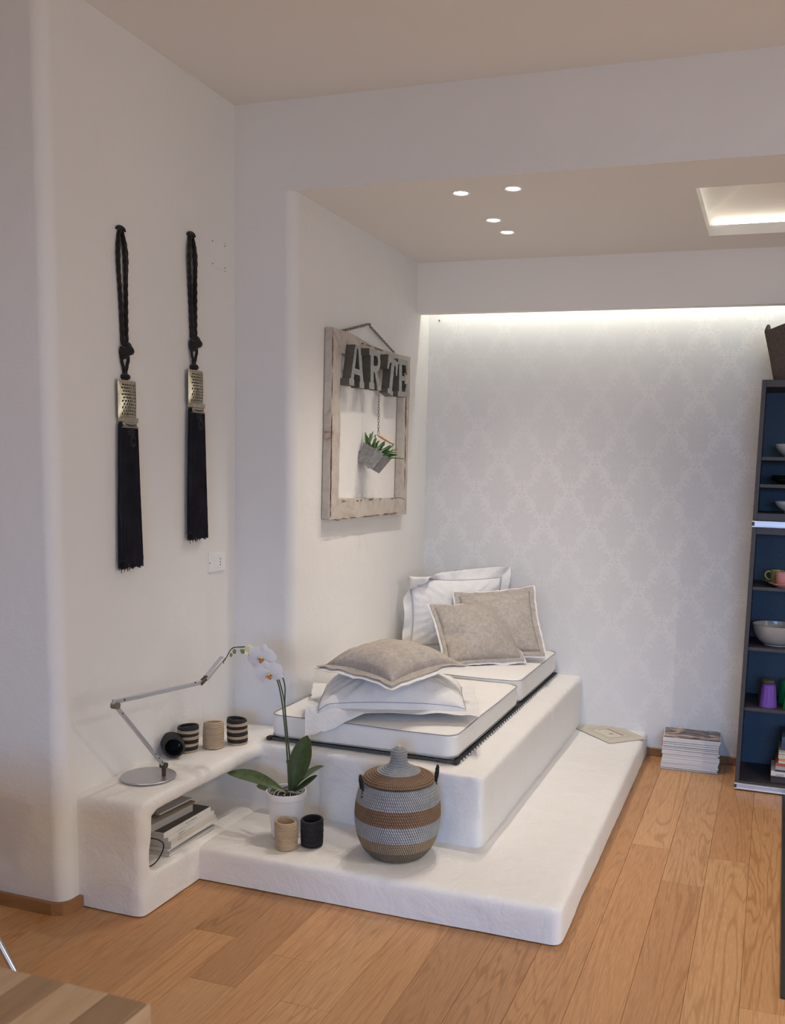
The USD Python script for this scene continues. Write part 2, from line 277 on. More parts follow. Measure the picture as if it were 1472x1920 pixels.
mk('window_glass', {'t': ('transparent_bsdf', {}), 'g': ('glossy_bsdf', dict(roughness=.02)), 'f': ('fresnel', {}), 'm': ('mix_closure', {})}, [('f.fac', 'm.fac'), ('t.BSDF', 'm.closure1'), ('g.BSDF', 'm.closure2')], 'm.closure')
# weathered, lime-washed boards: pale grey paint worn to brown at the edges
mk('weathered', {'g': ('geometry', {}), 'mp': ('mapping', dict(scale=(14, 14, 14))), 'n': ('noise_texture', dict(scale=1, detail=6, roughness=.7, distortion=.8)), 'n2': ('noise_texture', dict(scale=3.2, detail=5)),
                 'r': ('rgb_ramp', dict(ramp=[(.25, (.24, .15, .10)), (.34, (.42, .345, .285)), (.5, (.50, .445, .395)), (.75, (.56, .51, .465))])), 'p': ('principled_bsdf', dict(roughness=.8)), 'b': ('bump', dict(strength=.4, distance=.003))},
   [('g.position', 'mp.vector'), ('mp.vector', 'n.vector'), ('mp.vector', 'n2.vector'), ('n.fac', 'r.fac'), ('r.color', 'p.base_color'), ('n2.fac', 'b.height'), ('b.normal', 'p.normal')])
plain('worn_edge', (.16, .085, .05), .85, 0, .3, 90, .4)
def bands(name, stops, axis='z', sN=90, dark=.45):
    """Colour in object-space bands along z with small stitches around the axis."""
    mk(name, {'tc': ('texture_coordinate', {}), 's': ('separate_xyz', {}), 'r': ('rgb_ramp', dict(ramp=stops, interpolate=False)), 'at': ('math', dict(math_type='arctan2')), 'am': ('math', dict(math_type='multiply', value2=sN/(2*PI))),
              'zz': ('math', dict(math_type='multiply', value2=55.0)), 'ad': ('math', dict(math_type='add')), 'fr': ('math', dict(math_type='pingpong', value2=.5)), 'sr': ('rgb_ramp', dict(ramp=[(.0, (dark,)*3), (.16, (dark*1.15,)*3), (.3, (1, 1, 1))])),
              'mm': ('mix_color', dict(blend_type='multiply', fac=1.0)), 'p': ('principled_bsdf', dict(roughness=.6)), 'b': ('bump', dict(strength=.5, distance=.004)), 'sc': ('math', dict(math_type='multiply', value2=1.0)), 'nz': ('noise_texture', dict(scale=30, detail=2)), 'nr': ('map_range', dict(to_min=.72, to_max=1.2)), 'hv': ('hsv', {})},
       [('tc.object', 's.vector'), ('s.z', 'sc.value1'), ('sc.value', 'r.fac'), ('s.y', 'at.value1'), ('s.x', 'at.value2'), ('at.value', 'am.value1'), ('s.z', 'zz.value1'), ('am.value', 'ad.value1'), ('zz.value', 'ad.value2'), ('ad.value', 'fr.value1'), ('fr.value', 'sr.fac'),
        ('r.color', 'mm.a'), ('sr.color', 'mm.b'), ('tc.object', 'nz.vector'), ('nz.fac', 'nr.value'), ('nr.result', 'hv.value'), ('mm.result', 'hv.color'), ('hv.color', 'p.base_color'), ('fr.value', 'b.height'), ('b.normal', 'p.normal')])
BRN, GRY, DKB, TAN = (.30, .175, .10), (.46, .47, .485), (.20, .15, .095), (.37, .265, .16)
bands('basket_body', [(0, DKB), (.045, TAN), (.090, GRY), (.146, BRN), (.202, GRY)], sN=118, dark=.26)
bands('basket_lid', [(0, BRN), (.032, GRY)], sN=110, dark=.30)
STR, BLK = (.57, .425, .285), (.022, .022, .026)
bands('cup_straw', [(0, STR)], sN=70, dark=.8); bands('cup_black', [(0, BLK)], sN=70, dark=.7)
bands('cup_striped', [(0, STR), (.006, BLK), (.022, STR), (.034, BLK), (.050, STR), (.062, BLK), (.074, STR), (.086, BLK)], sN=70, dark=.75)
# magazine cover photographs: soft blotches of skin and dark tones
mk('cover_photo', {'g': ('geometry', {}), 'mp': ('mapping', dict(scale=(7, 12, 7))), 'n': ('noise_texture', dict(scale=1.3, detail=3, distortion=1.2)), 'r': ('rgb_ramp', dict(ramp=[(.40, (.03, .027, .025)), (.50, (.14, .10, .075)), (.56, (.42, .28, .19)), (.68, (.55, .40, .29))])), 'p': ('principled_bsdf', dict(roughness=.3))},
   [('g.position', 'mp.vector'), ('mp.vector', 'n.vector'), ('n.fac', 'r.fac'), ('r.color', 'p.base_color')])
# woven rug: bands of teal and olive blocks
mk('rug_weave', {'g': ('geometry', {}), 's': ('separate_xyz', {}), 'm': ('mapping', dict(location=(.02, .03, 0), scale=(1, 1, 1))), 'br': ('brick_texture', dict(color1=(.035, .15, .135), color2=(.23, .20, .06), mortar=(.05, .10, .08), scale=1.0, mortar_size=.0015, bias=0.0, brick_width=.14, row_height=.062, offset=.5)),
                 'n': ('noise_texture', dict(scale=500, detail=2)), 'b': ('bump', dict(strength=.5, distance=.003)), 'p': ('principled_bsdf', dict(roughness=.95))},
   [('g.position', 'm.vector'), ('m.vector', 'br.vector'), ('br.color', 'p.base_color'), ('g.position', 'n.vector'), ('n.fac', 'b.height'), ('b.normal', 'p.normal')])
# ------------------------------------------------------------------ the setting
H = 2.895                                            # ceiling
AZ, BZ = 2.557, 2.30                                 # alcove ceiling, underside of its back beam
XL, XN, YS, YP, YB = -2.13, -1.86, 2.42, 3.50, 5.06  # left wall, alcove wall, wall end, pier face, back wall
S = dict(kind='structure')
fl = thing('floor', None, None, kind='structure')
obj('subfloor', bx(-5, 3, -3.5, 5.3, -.12, -.016), 'oak_trim', fl)
ends = {-4: [2.25], -5: [2.237], -3: [3.317, 1.6], -2: [3.78, 2.1], -1: [3.464, 1.75], 0: [3.754, 2.0], -11: [2.25], -8: [2.237]}
prng = np.random.default_rng(3)
ends = {-10: [2.25], -8: [2.237], -4: [3.317], -3: [3.78], -2: [3.464], -1: [3.754]}
for k in range(-33, 20):
    x0, x1 = .0012+.1525*k, .0012+.1525*(k+1); L = 1.75
    y0 = ends.get(k, [prng.uniform(1.2, 3.6)])[0]
    cuts = sorted({y for y in [y0+L*j for j in range(-5, 4)] if -3.4 < y < 5.2})
    cuts = [-3.5]+cuts+[5.06]
    for a, b in zip(cuts[:-1], cuts[1:]):
        g = .0004
        obj('plank', bx(x0+g, x1-g, a+g, b-g, -.016, 0, .0009), 'oak_'+'abcd'[prng.integers(4)], fl)

plan = Polygon([(-5, YS), (XL+.012, YS), (XL, YP), (XN, YP), (XN, 5.3), (-5, 5.3)])
plan = plan.buffer(-.045, join_style='mitre').buffer(.045, resolution=10).union(Polygon([(-5, YS), (-4, YS), (-4, 5.3), (-5, 5.3)])).union(sbox(-3, YP+.1, XN, 5.3))
keys(obj('wall_left', extr(plan, H+.02, -.02), 'wall_plaster', smooth=50), **S)
keys(obj('wall_back', bx(XN-.01, 3.0, YB, YB+.2, -.02, H), 'damask'), **S)
RW = (.6, 3.2, .05, 2.25)                            # unseen tall window in the right wall, lets the warm panel in: y0, y1, z0, z1
for nm, b_ in (('wall_right', (3.0, 3.2, -3.75, RW[0], -.02, H)), ('wall_right', (3.0, 3.2, RW[1], YB+.2, -.02, H)), ('wall_right', (3.0, 3.2, RW[0], RW[1], RW[3], H)), ('wall_right', (3.0, 3.2, RW[0], RW[1], -.02, RW[2]))): keys(obj(nm, bx(*b_), 'wall_plaster'), **S)
w = thing('window_3', None, None, kind='structure'); ym = (RW[0]+RW[1])/2
for y0, y1 in ((RW[0], RW[0]+.07), (ym-.05, ym+.05), (RW[1]-.07, RW[1])): obj('window_frame', bx(3.08, 3.13, y0, y1, RW[2], RW[3]), 'white_plastic', w)
for z0, z1 in ((RW[2], RW[2]+.07), (RW[3]-.07, RW[3])): obj('window_frame', bx(3.082, 3.128, RW[0]+.07, RW[1]-.07, z0, z1), 'white_plastic', w)
for y0, y1 in ((RW[0]+.06, ym-.04), (ym+.04, RW[1]-.06)): obj('pane', bx(3.10, 3.106, y0, y1, RW[2]+.06, RW[3]-.06), 'window_glass', w)
keys(obj('wall_side', bx(-5.2, -5.0, -3.75, YB+.2, -.02, H), 'wall_plaster'), **S)
front = sbox(-5.2, -.02, 3.2, H)
for x0, x1, z0, z1 in WINDOWS: front = front.difference(sbox(x0, z0, x1, z1))
wf = extr(front, .25); wf.apply_transform(np.array([[1, 0, 0, 0], [0, 0, -1, -3.5], [0, 1, 0, 0], [0, 0, 0, 1.0]]))
keys(obj('wall_front', wf, 'wall_plaster', smooth=False), **S)
for i, (x0, x1, z0, z1) in enumerate(WINDOWS):
    w = thing(f'window_{i+1}', None, None, kind='structure')
    o = sbox(x0, z0, x1, z1); xm = (x0+x1)/2
    fr = o.difference(sbox(x0+.06, z0+.06, xm-.04, z1-.06)).difference(sbox(xm+.04, z0+.06, x1-.06, z1-.06))
    f = extr(fr, .05); R_ = np.array([[1, 0, 0, 0], [0, 0, -1, -3.6], [0, 1, 0, 0], [0, 0, 0, 1.0]]); f.apply_transform(R_)
    obj('window_frame', f, 'white_plastic', w, smooth=False)
    for a, b in ((x0+.055, xm-.035), (xm+.035, x1-.055)): obj('pane', bx(a, b, -3.628, -3.622, z0+.055, z1-.055), 'window_glass', w)

SKY = (-.36, .42, 3.83, 4.59)                        # light well in the alcove ceiling
ce = thing('ceiling', None, None, kind='structure')
obj('main_ceiling', bx(-5.2, 3.2, -3.75, YP+.06, H, H+.12), 'ceiling_paint', ce)
obj('bulkhead', bx(XN-.06, 3.1, YP-.0004, YP+.06, AZ+.002, H+.02), 'wall_plaster', ce)
hole = sbox(XN-.02, YP+.0015, 3.1, 4.87+.03).difference(sbox(SKY[0], SKY[2], SKY[1], SKY[3]))
obj('alcove_ceiling', extr(hole, .045, AZ), 'ceiling_paint', ce, smooth=False)
obj('alcove_beam', bx(XN-.05, 3.1, 4.87, 4.93, BZ, AZ+.05), 'ceiling_paint', ce)
obj('cove_top', bx(XN-.05, 3.1, 4.92, YB+.02, 2.53, 2.56), 'ceiling_paint', ce)
# hipped light well above the lip
g = .13; X0, X1, Y0, Y1, ZL = SKY[0]-g, SKY[1]+g, SKY[2]-g, SKY[3]+g, AZ+.045
v = np.array([(X0, Y0, ZL), (X1, Y0, ZL), (X1, Y1, ZL), (X0, Y1, ZL), ((X0+X1)/2, (Y0+Y1)/2, ZL+.24)])
v2 = v+[0, 0, .03]; v2[:4] += np.array([(-.05, -.05, -.03), (.05, -.05, -.03), (.05, .05, -.03), (-.05, .05, -.03)])
fc = [(0, 4, 1), (1, 4, 2), (2, 4, 3), (3, 4, 0)]
well = trimesh.Trimesh(np.vstack([v, v2]), [f[::-1] for f in fc]+[tuple(i+5 for i in f) for f in fc], process=False); well.invert()
obj('light_well', well, 'ceiling_paint', ce, smooth=False)

def skirting(name, runs):
    b = thing(name, None, None, kind='structure')
    for m in runs: obj('skirting_board', m, 'oak_trim', b)
pl = Polygon([(-5, YS-.014), (XL+.026, YS-.014), (XL+.026, 2.499), (XL+.010, 2.499), (XL+.010, YS+.03), (-5, YS+.03)])
pl = pl.buffer(-.004, join_style='mitre').buffer(.004).union(Polygon([(-5, YS-.014), (-2.2, YS-.014), (-2.2, YS+.03), (-5, YS+.03)]))
pl = unary_union([LineString([(-5, YS), (XL-.03, YS), (XL-.002, YS+.012), (XL+.012, YS+.04), (XL+.012, 2.497)]).buffer(.016, cap_style='flat', join_style='round')])
skirting('baseboard_left', [extr(pl, .042, 0)])
skirting('baseboard_back', [bx(-.57, 3.0, YB-.013, YB+.001, 0, .042, .003)])

# ------------------------------------------------------------------ masonry platform: step, seat and side bench, all one plastered mass
plat = thing('plaster_platform', 'white hand-plastered stepped platform with side bench carrying the mattress', 'platform')
def soften(man, edge, it, amp, seed):
    import scipy.sparse as ss
    m = to_tm(man.refine_to_length(edge)); e = m.edges_unique; n = len(m.vertices)
    A = ss.coo_matrix((np.ones(2*len(e)), (np.r_[e[:, 0], e[:, 1]], np.r_[e[:, 1], e[:, 0]])), (n, n)).tocsr(); d = np.maximum(np.asarray(A.sum(1)), 1)
    p = np.array(m.vertices)
    for _ in range(it): p = p+.5*((A@p)/d-p)
    m.vertices = p; nn = m.vertex_normals
    q = p+nn*((meshkit.fbm(p*5, 3, seed)-.5)*amp*2+(meshkit.fbm(p*17+9, 3, seed+5)-.5)*amp*.9)[:, None]
    f = manifold3d.Manifold(manifold3d.Mesh(np.asarray(q, np.float32), np.asarray(m.faces, np.uint32)))
    return to_tm(f-mbox(-4, 0, 1, 7, -1, .0045)-mbox(-4, XL+.001, 1, YP+.05, -1, 2)-mbox(-4, XN+.001, YP+.001, 7, -1, 2)-mbox(-4, 1, YB-.001, 7, -1, 2))
st = mprism([(-1.90, 2.822), (-.547, 2.826), (-.56, 5.2), (-1.90, 5.2)], -.05, .124)
obj('lower_step', soften(st, .017, 7, .0035, 1), 'masonry_plaster', plat, smooth=60)
seat = mprism([(-1.95, 3.265), (-.925, 3.195), (-.925, 5.2), (-2.1, 5.2), (-2.1, 3.6)], .08, .392)
obj('base_infill', bx(-1.86, -.566, 2.842, YB-.003, 0, .02), 'shadow_gap_grey', plat); obj('base_infill', bx(XL+.004, -1.885, 2.512, 3.45, 0, .02), 'shadow_gap_grey', plat)  # dark grey colour stands in for shade in the gap along the floor
bench = mbox(-2.30, -1.868, 2.495, 3.60, -.06, .392)
hole = mbox(-2.10, -1.6, 2.562, 3.262, .135, .335)
obj('seat_bench', soften((seat+bench-hole), .015, 9, .0035, 2), 'masonry_plaster', plat, smooth=60)

# ------------------------------------------------------------------ lamps of the room
SPOTS = [(-1.237, 3.688), (-1.024, 3.676), (-1.227, 4.109), (-1.225, 4.326)]
SLAB = ['recessed round ceiling spot, the front left one of the alcove four', 'recessed round ceiling spot, the front right one of the alcove four', 'recessed round ceiling spot, the third one back in the alcove', 'recessed round ceiling spot, the rearmost one in the alcove']
def spot(loc, label, z, inten, r=.022, cone=(50, 1.0), col=SPOTC):
    t = thing('ceiling_spot', label, 'ceiling light', (loc[0], loc[1], z), group='recessed ceiling spots')
    obj('trim_ring', lathe([(.0275, -.0005), (.033, -.003), (.0365, -.0015), (.037, .0), (.0275, .0), (.0275, -.0005)], 40), 'white_plastic', t)
    obj('lens', lathe([(0, -.0012), (.0272, -.0012), (.0272, .004), (0, .004)], 40), 'spot_lens', t)
    light('SphereLight', str(t.GetPath())+'/bulb', (0, 0, -.006), (0, 0, 0), inten, col, Radius=r, cone=cone)
for p, l in zip(SPOTS, SLAB): spot(p, l, AZ, I_SPOT)
ROOM = [(-1.5, 1.3), (.4, 1.5), (-1.5, -1.2), (.8, -1.2), (-3.6, .6), (1.9, 2.4)]  # main ceiling spots out of view, placed to light left wall and floor
ROOMN = ['over the dining table', 'over the rug side', 'in the rear left of the room', 'in the rear right of the room', 'beside the far left wall', 'beside the right wall']
for p, n, q in zip(ROOM, ROOMN, I_ROOM): spot(p, f'unseen recessed round spot of the main ceiling {n}', H, q, .03, (78, 1.0), WARM)
PEND = [((.9, -1.5, 1.95), 'unseen white glass globe pendant lamp hanging in the rear right of the room'), ((-1.7, -1.6, 1.95), 'unseen white glass globe pendant lamp hanging in the rear left of the room')]  # out of view behind the camera, placed to warm the front-facing surfaces
for p, l in PEND:
    t = thing('pendant_lamp', l, 'lamp', p); obj('globe', trimesh.creation.icosphere(3, .14), 'unseen_globe', t, smooth=True)
    obj('cord', tube([(0, 0, .138), (0, 0, .6), (0, 0, H-p[2]-.02)], .003, 8), 'cord_black', t); obj('canopy', lathe([(0, H-p[2]-.025), (.05, H-p[2]-.02), (.055, H-p[2]), (0, H-p[2])], 32), 'white_plastic', t)
    light('SphereLight', str(t.GetPath())+'/bulb', (0, 0, 0), (0, 0, 0), I_PEND, PENDC, Radius=.145)
spot((1.35, 4.1), 'unseen recessed round ceiling spot over the right end of the alcove', AZ, I_SPOT*.6)  # out of view, placed to light the right of the wallpaper
t = thing('led_strip', 'warm white linear light hidden behind the alcove beam washing the wallpaper', 'strip light', (XN+.04, 4.955, 2.47))
obj('channel', bx(0, 4.7, -.012, .012, 0, .012), 'alu', t); obj('diffuser', bx(0, 4.7, -.009, .009, -.004, 0), 'led_lens', t)
light('RectLight', str(t.GetPath())+'/tube', (2.35, 0, -.006), (8, 0, 0), I_LED, LEDC, Width=4.7, Height=.02)
keys(obj('cable_clip', bx(-1.802, -1.798, 5.050, 5.061, 2.284, 2.294, .001), 'book_brown'), 'tiny brown clip under the beam at the top corner of the wallpaper', 'clip')
for i, (a, b) in enumerate((((SKY[0]+SKY[1])/2, SKY[3]+.06), ((SKY[0]+SKY[1])/2, SKY[2]-.06))):
    t = thing('cove_strip', ['warm linear light on the rear ledge of the ceiling light well', 'warm linear light on the front ledge of the ceiling light well'][i], 'strip light', (a, b, AZ+.048))
    obj('diffuser', bx(-.38, .38, -.008, .008, 0, .010), 'led_lens', t)
    light('RectLight', str(t.GetPath())+'/tube', (0, 0, .012), (180, 0, 0), I_COVE, LEDC, Width=.76, Height=.03)
for i, a in enumerate((SKY[0]-.06, SKY[1]+.06)):
    t = thing('cove_strip', ['warm linear light on the left ledge of the ceiling light well', 'warm linear light on the right ledge of the ceiling light well'][i], 'strip light', (a, (SKY[2]+SKY[3])/2, AZ+.048))
    obj('diffuser', bx(-.008, .008, -.38, .38, 0, .010), 'led_lens', t)
    light('RectLight', str(t.GetPath())+'/tube', (0, 0, .012), (180, 0, 0), I_COVE, LEDC, Width=.03, Height=.76)

# ------------------------------------------------------------------ mattress on its slatted base
MX0, MX1 = -1.852, -1.062
base = thing('bed_base', 'black-edged low slatted bed base under the white mattress', 'bed base', ((MX0+MX1)/2, 4.16, .3945))
hx, hy = (MX1-MX0)/2, .86
obj('rail', bx(hx-.016, hx+.008, -hy, hy, 0, .0135, .003), 'zip_black', base); obj('rail', bx(-hx+.012, hx+.006, -hy-.004, -hy+.012, .004, .0125, .003), 'rail_green', base)
obj('rail', bx(-hx+.002, -hx+.026, -hy, hy, 0, .0135, .003), 'zip_black', base)
for sx, q in ((-1, .012), (1, .008)): obj('corner_cap', bx(sx*hx-q, sx*hx+q*.8, -hy-.008, -hy+.02, -.0000, .014, .003), 'zip_black', base)
for k in range(22):
    y = -hy+.05+k*.078
    obj('slat', bx(-hx+.03, hx-.018, y-.02, y+.02, .006, .012), 'handle_wood', base)
tk = [bx(hx+.004, hx+.012, y-.003, y+.003, .001, .008) for y in np.arange(-hy+.03, hy, .034)]
obj('slat_end', cat_mesh(tk), 'tick_white', base, kind='stuff')
mt = thing('mattress', 'white canvas folding mattress in two piped sections on the platform', 'mattress', ((MX0+MX1)/2, 0, .4115))
def section(y0, y1, z0, h, seed):
    a, b = hx-.004, (y1-y0)/2
    rings = [(0, .012), (.004, .004), (.014, 0), (h*.5, -.003), (h-.014, 0), (h-.004, .004), (h, .012)]
    m = slab(a, b, .05, rings, crown=.008); p = np.array(m.vertices)
    p += (meshkit.fbm(np.c_[p[:, :2]*4, p[:, 2:]*8]+seed, 3, seed)-.5)[:, None]*np.array([.006, .006, .010])
    m.vertices = p; m.apply_translation((0, (y0+y1)/2, z0)); return m
def pipe_loop(y0, y1, z, seed, sides='fr'):
    a, b, r = hx-.004, (y1-y0)/2, .05; pts = []
    for cx, c2, t0 in ((a-r, b-r, 0), (-a+r, b-r, 90), (-a+r, -b+r, 180), (a-r, -b+r, 270)):
        pts += [(cx+r*math.cos(math.radians(t0+10*k)), c2+r*math.sin(math.radians(t0+10*k))) for k in range(10)]
    P = []; pts.append(pts[0])
    for p, q in zip(pts[:-1], pts[1:]):
        p, q = np.array(p), np.array(q); n_ = max(1, int(np.linalg.norm(q-p)/.03)); P += [p+(q-p)*t/n_ for t in range(n_)]
    P = np.array(P+[P[0]]); w = (meshkit.noise(np.c_[P*6, np.zeros(len(P))+seed])-.5)*.006
    return tube(np.c_[P[:, 0]*.999, P[:, 1]+(y0+y1)/2, np.full(len(P), z)+w], .0021, 6)
s1 = obj('front_section', section(3.292, 4.235, 0, .094, 3), 'canvas', mt, smooth=60); obj('piping', pipe_loop(3.290, 4.236, .090, 1), 'piping_grey', s1); obj('lower_piping', pipe_loop(3.290, 4.236, .006, 2), 'piping_grey', s1)
s2 = obj('rear_section', section(4.243, 5.052, 0, .108, 5), 'canvas', mt, smooth=60); obj('piping', pipe_loop(4.241, 5.054, .104, 3), 'piping_grey', s2); obj('lower_piping', pipe_loop(4.241, 5.054, .006, 4), 'piping_grey', s2)

# ------------------------------------------------------------------ cushions
def superq(u, v): return np.clip((1-np.abs(u)**2.4), 0, 1)**.48*np.clip((1-np.abs(v)**2.4), 0, 1)**.48
def cushion(name, label, w, h, t, fl, seed, M3, c, cover, flange, stitch=False, white_back=False, fold=None, droop=None, backscale=.9, flat_back=False, group=None, dent=None, wave=.012, pull=.055, sag=0.0):
    n = 56; s = np.linspace(-1, 1, n); s = np.sign(s)*np.abs(s)**.85; u, v = np.meshgrid(s, s, indexing='ij')
    def plan_(pu, pv): return pu*w/2*(1-pull*(1-pv**2)), pv*h/2*(1-pull*(1-pu**2))
    X, Y = plan_(u, v); th = t/2*superq(u, v)
    q = np.stack([X*7, Y*7, np.zeros_like(X)+seed], -1)
    d = (meshkit.fbm(q, 3, seed)-.5)*t*.22
    ang = np.arctan2(v, u); rr = np.hypot(u, v)
    pleat = np.cos(ang*26+seed+3*meshkit.noise(q*.6, seed))*.05*t*np.clip(rr-.55, 0, 1)*superq(u, v)**.35
    corner = np.abs(u*v); crease = -np.abs(np.sin((u-v*np.sign(u*v))*9+seed))*.05*t*corner*superq(u, v)**.5
    top = th+(d+pleat+crease)*superq(u, v)**.5
    if dent: top -= dent[3]*np.exp(-(((u-dent[0])/dent[2])**2+((v-dent[1])/dent[2]*1.4)**2))*superq(u, v)**.3
    bot = -th*backscale+(d*.6-pleat)*superq(u, v)**.5
    V = np.vstack([np.stack([X, Y, top], -1).reshape(-1, 3), np.stack([X, Y, bot], -1).reshape(-1, 3)])
    F = grid_faces(n, n); body = trimesh.Trimesh(V, np.vstack([F, F[:, ::-1]+n*n]), process=False); body.merge_vertices()
    m = 40; e = np.linspace(-1, 1, m, endpoint=False)
    pu = np.concatenate([e, np.ones(m), -e, -np.ones(m)]); pv = np.concatenate([-np.ones(m), e, np.ones(m), -e]); K = 4*m
    bxx, byy = plan_(pu, pv); nr = 8
    def sheet(fw, off, sd, amp, jj=0.0):
        L = []
        for k in range(nr):
            r = k/(nr-1); jit = 1+.10*(meshkit.noise(np.stack([bxx*60, byy*60, np.zeros(K)+sd+jj*900], -1), sd)-.5)*r
            o = r*jit*(1+.30*(meshkit.noise(np.stack([bxx*11, byy*11, np.full(K, sd*1.7)], -1), sd+1)-.5))
            if fold:
                cu, cv, ang_, wd = fold; wgt = np.exp(-(((pu-cu)/wd)**2+((pv-cv)/wd)**2)); o = o*(1-wgt*1.7*r)
            xx, yy = bxx*.985+pu*fw*o, byy*.985+pv*fw*o
            zz = amp*r*(meshkit.fbm(np.stack([bxx*13, byy*13, np.zeros(K)+sd*3.7], -1), 2, sd)-.5)*2.4+off*r
            L.append(np.stack([xx, yy, zz], -1))
        A = np.array(L)
        if fold:
            for k in range(nr):
                r = k/(nr-1); A[k, :, 2] += wgt*fw*ang_*math.sin(PI*.8*r)+wgt*.03*r
        A = A-[0, 0, jj*.35]; A2 = A-[0, 0, .0022]; V_ = np.vstack([A.reshape(-1, 3), A2.reshape(-1, 3)]); f = grid_faces(nr, K, True); o = nr*K
        q_ = np.arange(K); q2 = (q_+1) % K; a = (nr-1)*K
        rim = np.vstack([np.stack([a+q_, o+a+q_, a+q2], 1), np.stack([a+q2, o+a+q_, o+a+q2], 1), np.stack([q_, q2, o+q_], 1), np.stack([q2, o+q2, o+q_], 1)])
        mm = trimesh.Trimesh(V_, np.vstack([f, f[:, ::-1]+o, rim]), process=False)
        if mm.volume < 0: mm.invert()
        return mm
    def place(mm):
        p = np.array(mm.vertices)
        if sag: p[:, 2] -= sag*np.clip((np.hypot(p[:, 0]/w, p[:, 1]/h)*2)**2-.5, 0, 2)
        if flat_back: p[:, 2] = np.where(p[:, 2] < 0, p[:, 2]*.25, p[:, 2])
        p = p@np.array(M3).T
        if droop: p = droop(p+np.array(c))-np.array(c)
        mm.vertices = p; return mm
    th_ = thing(name, label, 'cushion', c, group=group)
    cv = obj('cover', place(body), cover, th_, smooth=70)
    obj('flange', place(sheet(fl, 0, seed+2, wave)), flange, th_, smooth=60)
    if white_back: obj('under_flange', place(sheet(fl+.011, -.006, seed+2, wave, .010)), 'white_linen', th_, smooth=60, label='frayed white under-flange')
    if stitch:
        pu2, pv2 = np.append(pu, pu[0]), np.append(pv, pv[0]); xx, yy = plan_(pu2*.985, pv2*.985)
        zz = t/2*superq(pu2*.985, pv2*.985)*1.0+.002
        obj('stitching', place(tube(np.stack([xx*1.004, yy*1.004, zz], -1), .0013, 5)), 'stitch_blue', th_, label='blue-grey hem stitching')
    return th_
def axes(e, up, lean):
    """Columns width, height, normal for a cushion whose bottom edge runs along e and which leans back by lean radians."""
    e = np.array([e[0], e[1], 0.0]); e /= np.linalg.norm(e); n0 = np.array([e[1], -e[0], 0.0]); z = np.array([0, 0, 1.0])
    hgt = z*math.cos(lean)-n0*math.sin(lean); nrm = n0*math.cos(lean)+z*math.sin(lean)
    return np.stack([e, hgt, nrm], 1), hgt, nrm
def upright(bl, br, h):
    return (np.array(bl)+np.array(br))/2
# big white cushion across the back corner
A, hg, nm = axes((.80, .58), 1, math.radians(9)); c = np.array([-1.572, 4.800, .733])
cushion('cushion', 'large white linen cushion with blue-grey stitching standing in the back corner', .53, .37, .125, .055, 11, A, c, 'white_linen', 'white_linen', stitch=True, fold=(-.95, 1, 1.2, .45), wave=.045, pull=.08)
# grey cushion against the wallpaper
A = np.array([[.907, -.326, .267], [.411, .544, -.731], [.093, .773, .627]]); c = np.array([-1.324, 4.773, .693])*.985+np.array([0, 0, 1.5])*.015
cushion('cushion', 'grey-brown linen cushion standing against the wallpaper behind the other small one', .375, .36, .12, .026, 23, A, c, 'grey_linen', 'grey_linen', white_back=True, wave=.020)
# grey cushion leaning in front
A = np.array([[.81, -.45, .376], [.586, .585, -.561], [.033, .675, .737]]); c = np.array([-1.384, 4.579, .672])
cushion('cushion', 'grey-brown linen cushion with white frayed edge leaning in front of the big white cushion', .375, .352, .14, .022, 31, A, c, 'grey_linen', 'grey_linen', white_back=True, dent=(-.8, -.15, .28, .035), wave=.016)
# white cushion lying on the front of the mattress
def over_edge(p):
    q = p.copy(); d = np.clip(3.300-p[:, 1], 0, None)
    on = (d <= 0) & (q[:, 0] < -1.06); q[:, 2] = np.where(on, np.maximum(q[:, 2], .5125), q[:, 2])
    q[:, 2] -= 1.25*d; q[:, 1] += .30*d; e = np.clip(q[:, 0]+1.06, 0, None); q[:, 2] -= .25*e
    return q
an = math.radians(20.5); A = np.array([[math.cos(an), -math.sin(an), 0], [math.sin(an), math.cos(an), 0], [0, 0, 1]])
cushion('cushion', 'white linen cushion with grey hem stitching lying flat at the front of the mattress', .585, .375, .25, .062, 47, A, (-1.425, 3.560, .552), 'white_linen', 'white_linen', stitch=True, droop=over_edge, flat_back=True, wave=.024, pull=.03)
A = np.array([[.923, .385, -.003], [-.384, .921, -.062], [-.021, .058, .998]])
cushion('cushion', 'grey linen cushion with frayed white edge lying on top of the flat white cushion', .375, .375, .145, .030, 59, A, (-1.42, 3.521, .722), 'grey_linen', 'grey_linen', white_back=True, wave=.028, sag=.013)
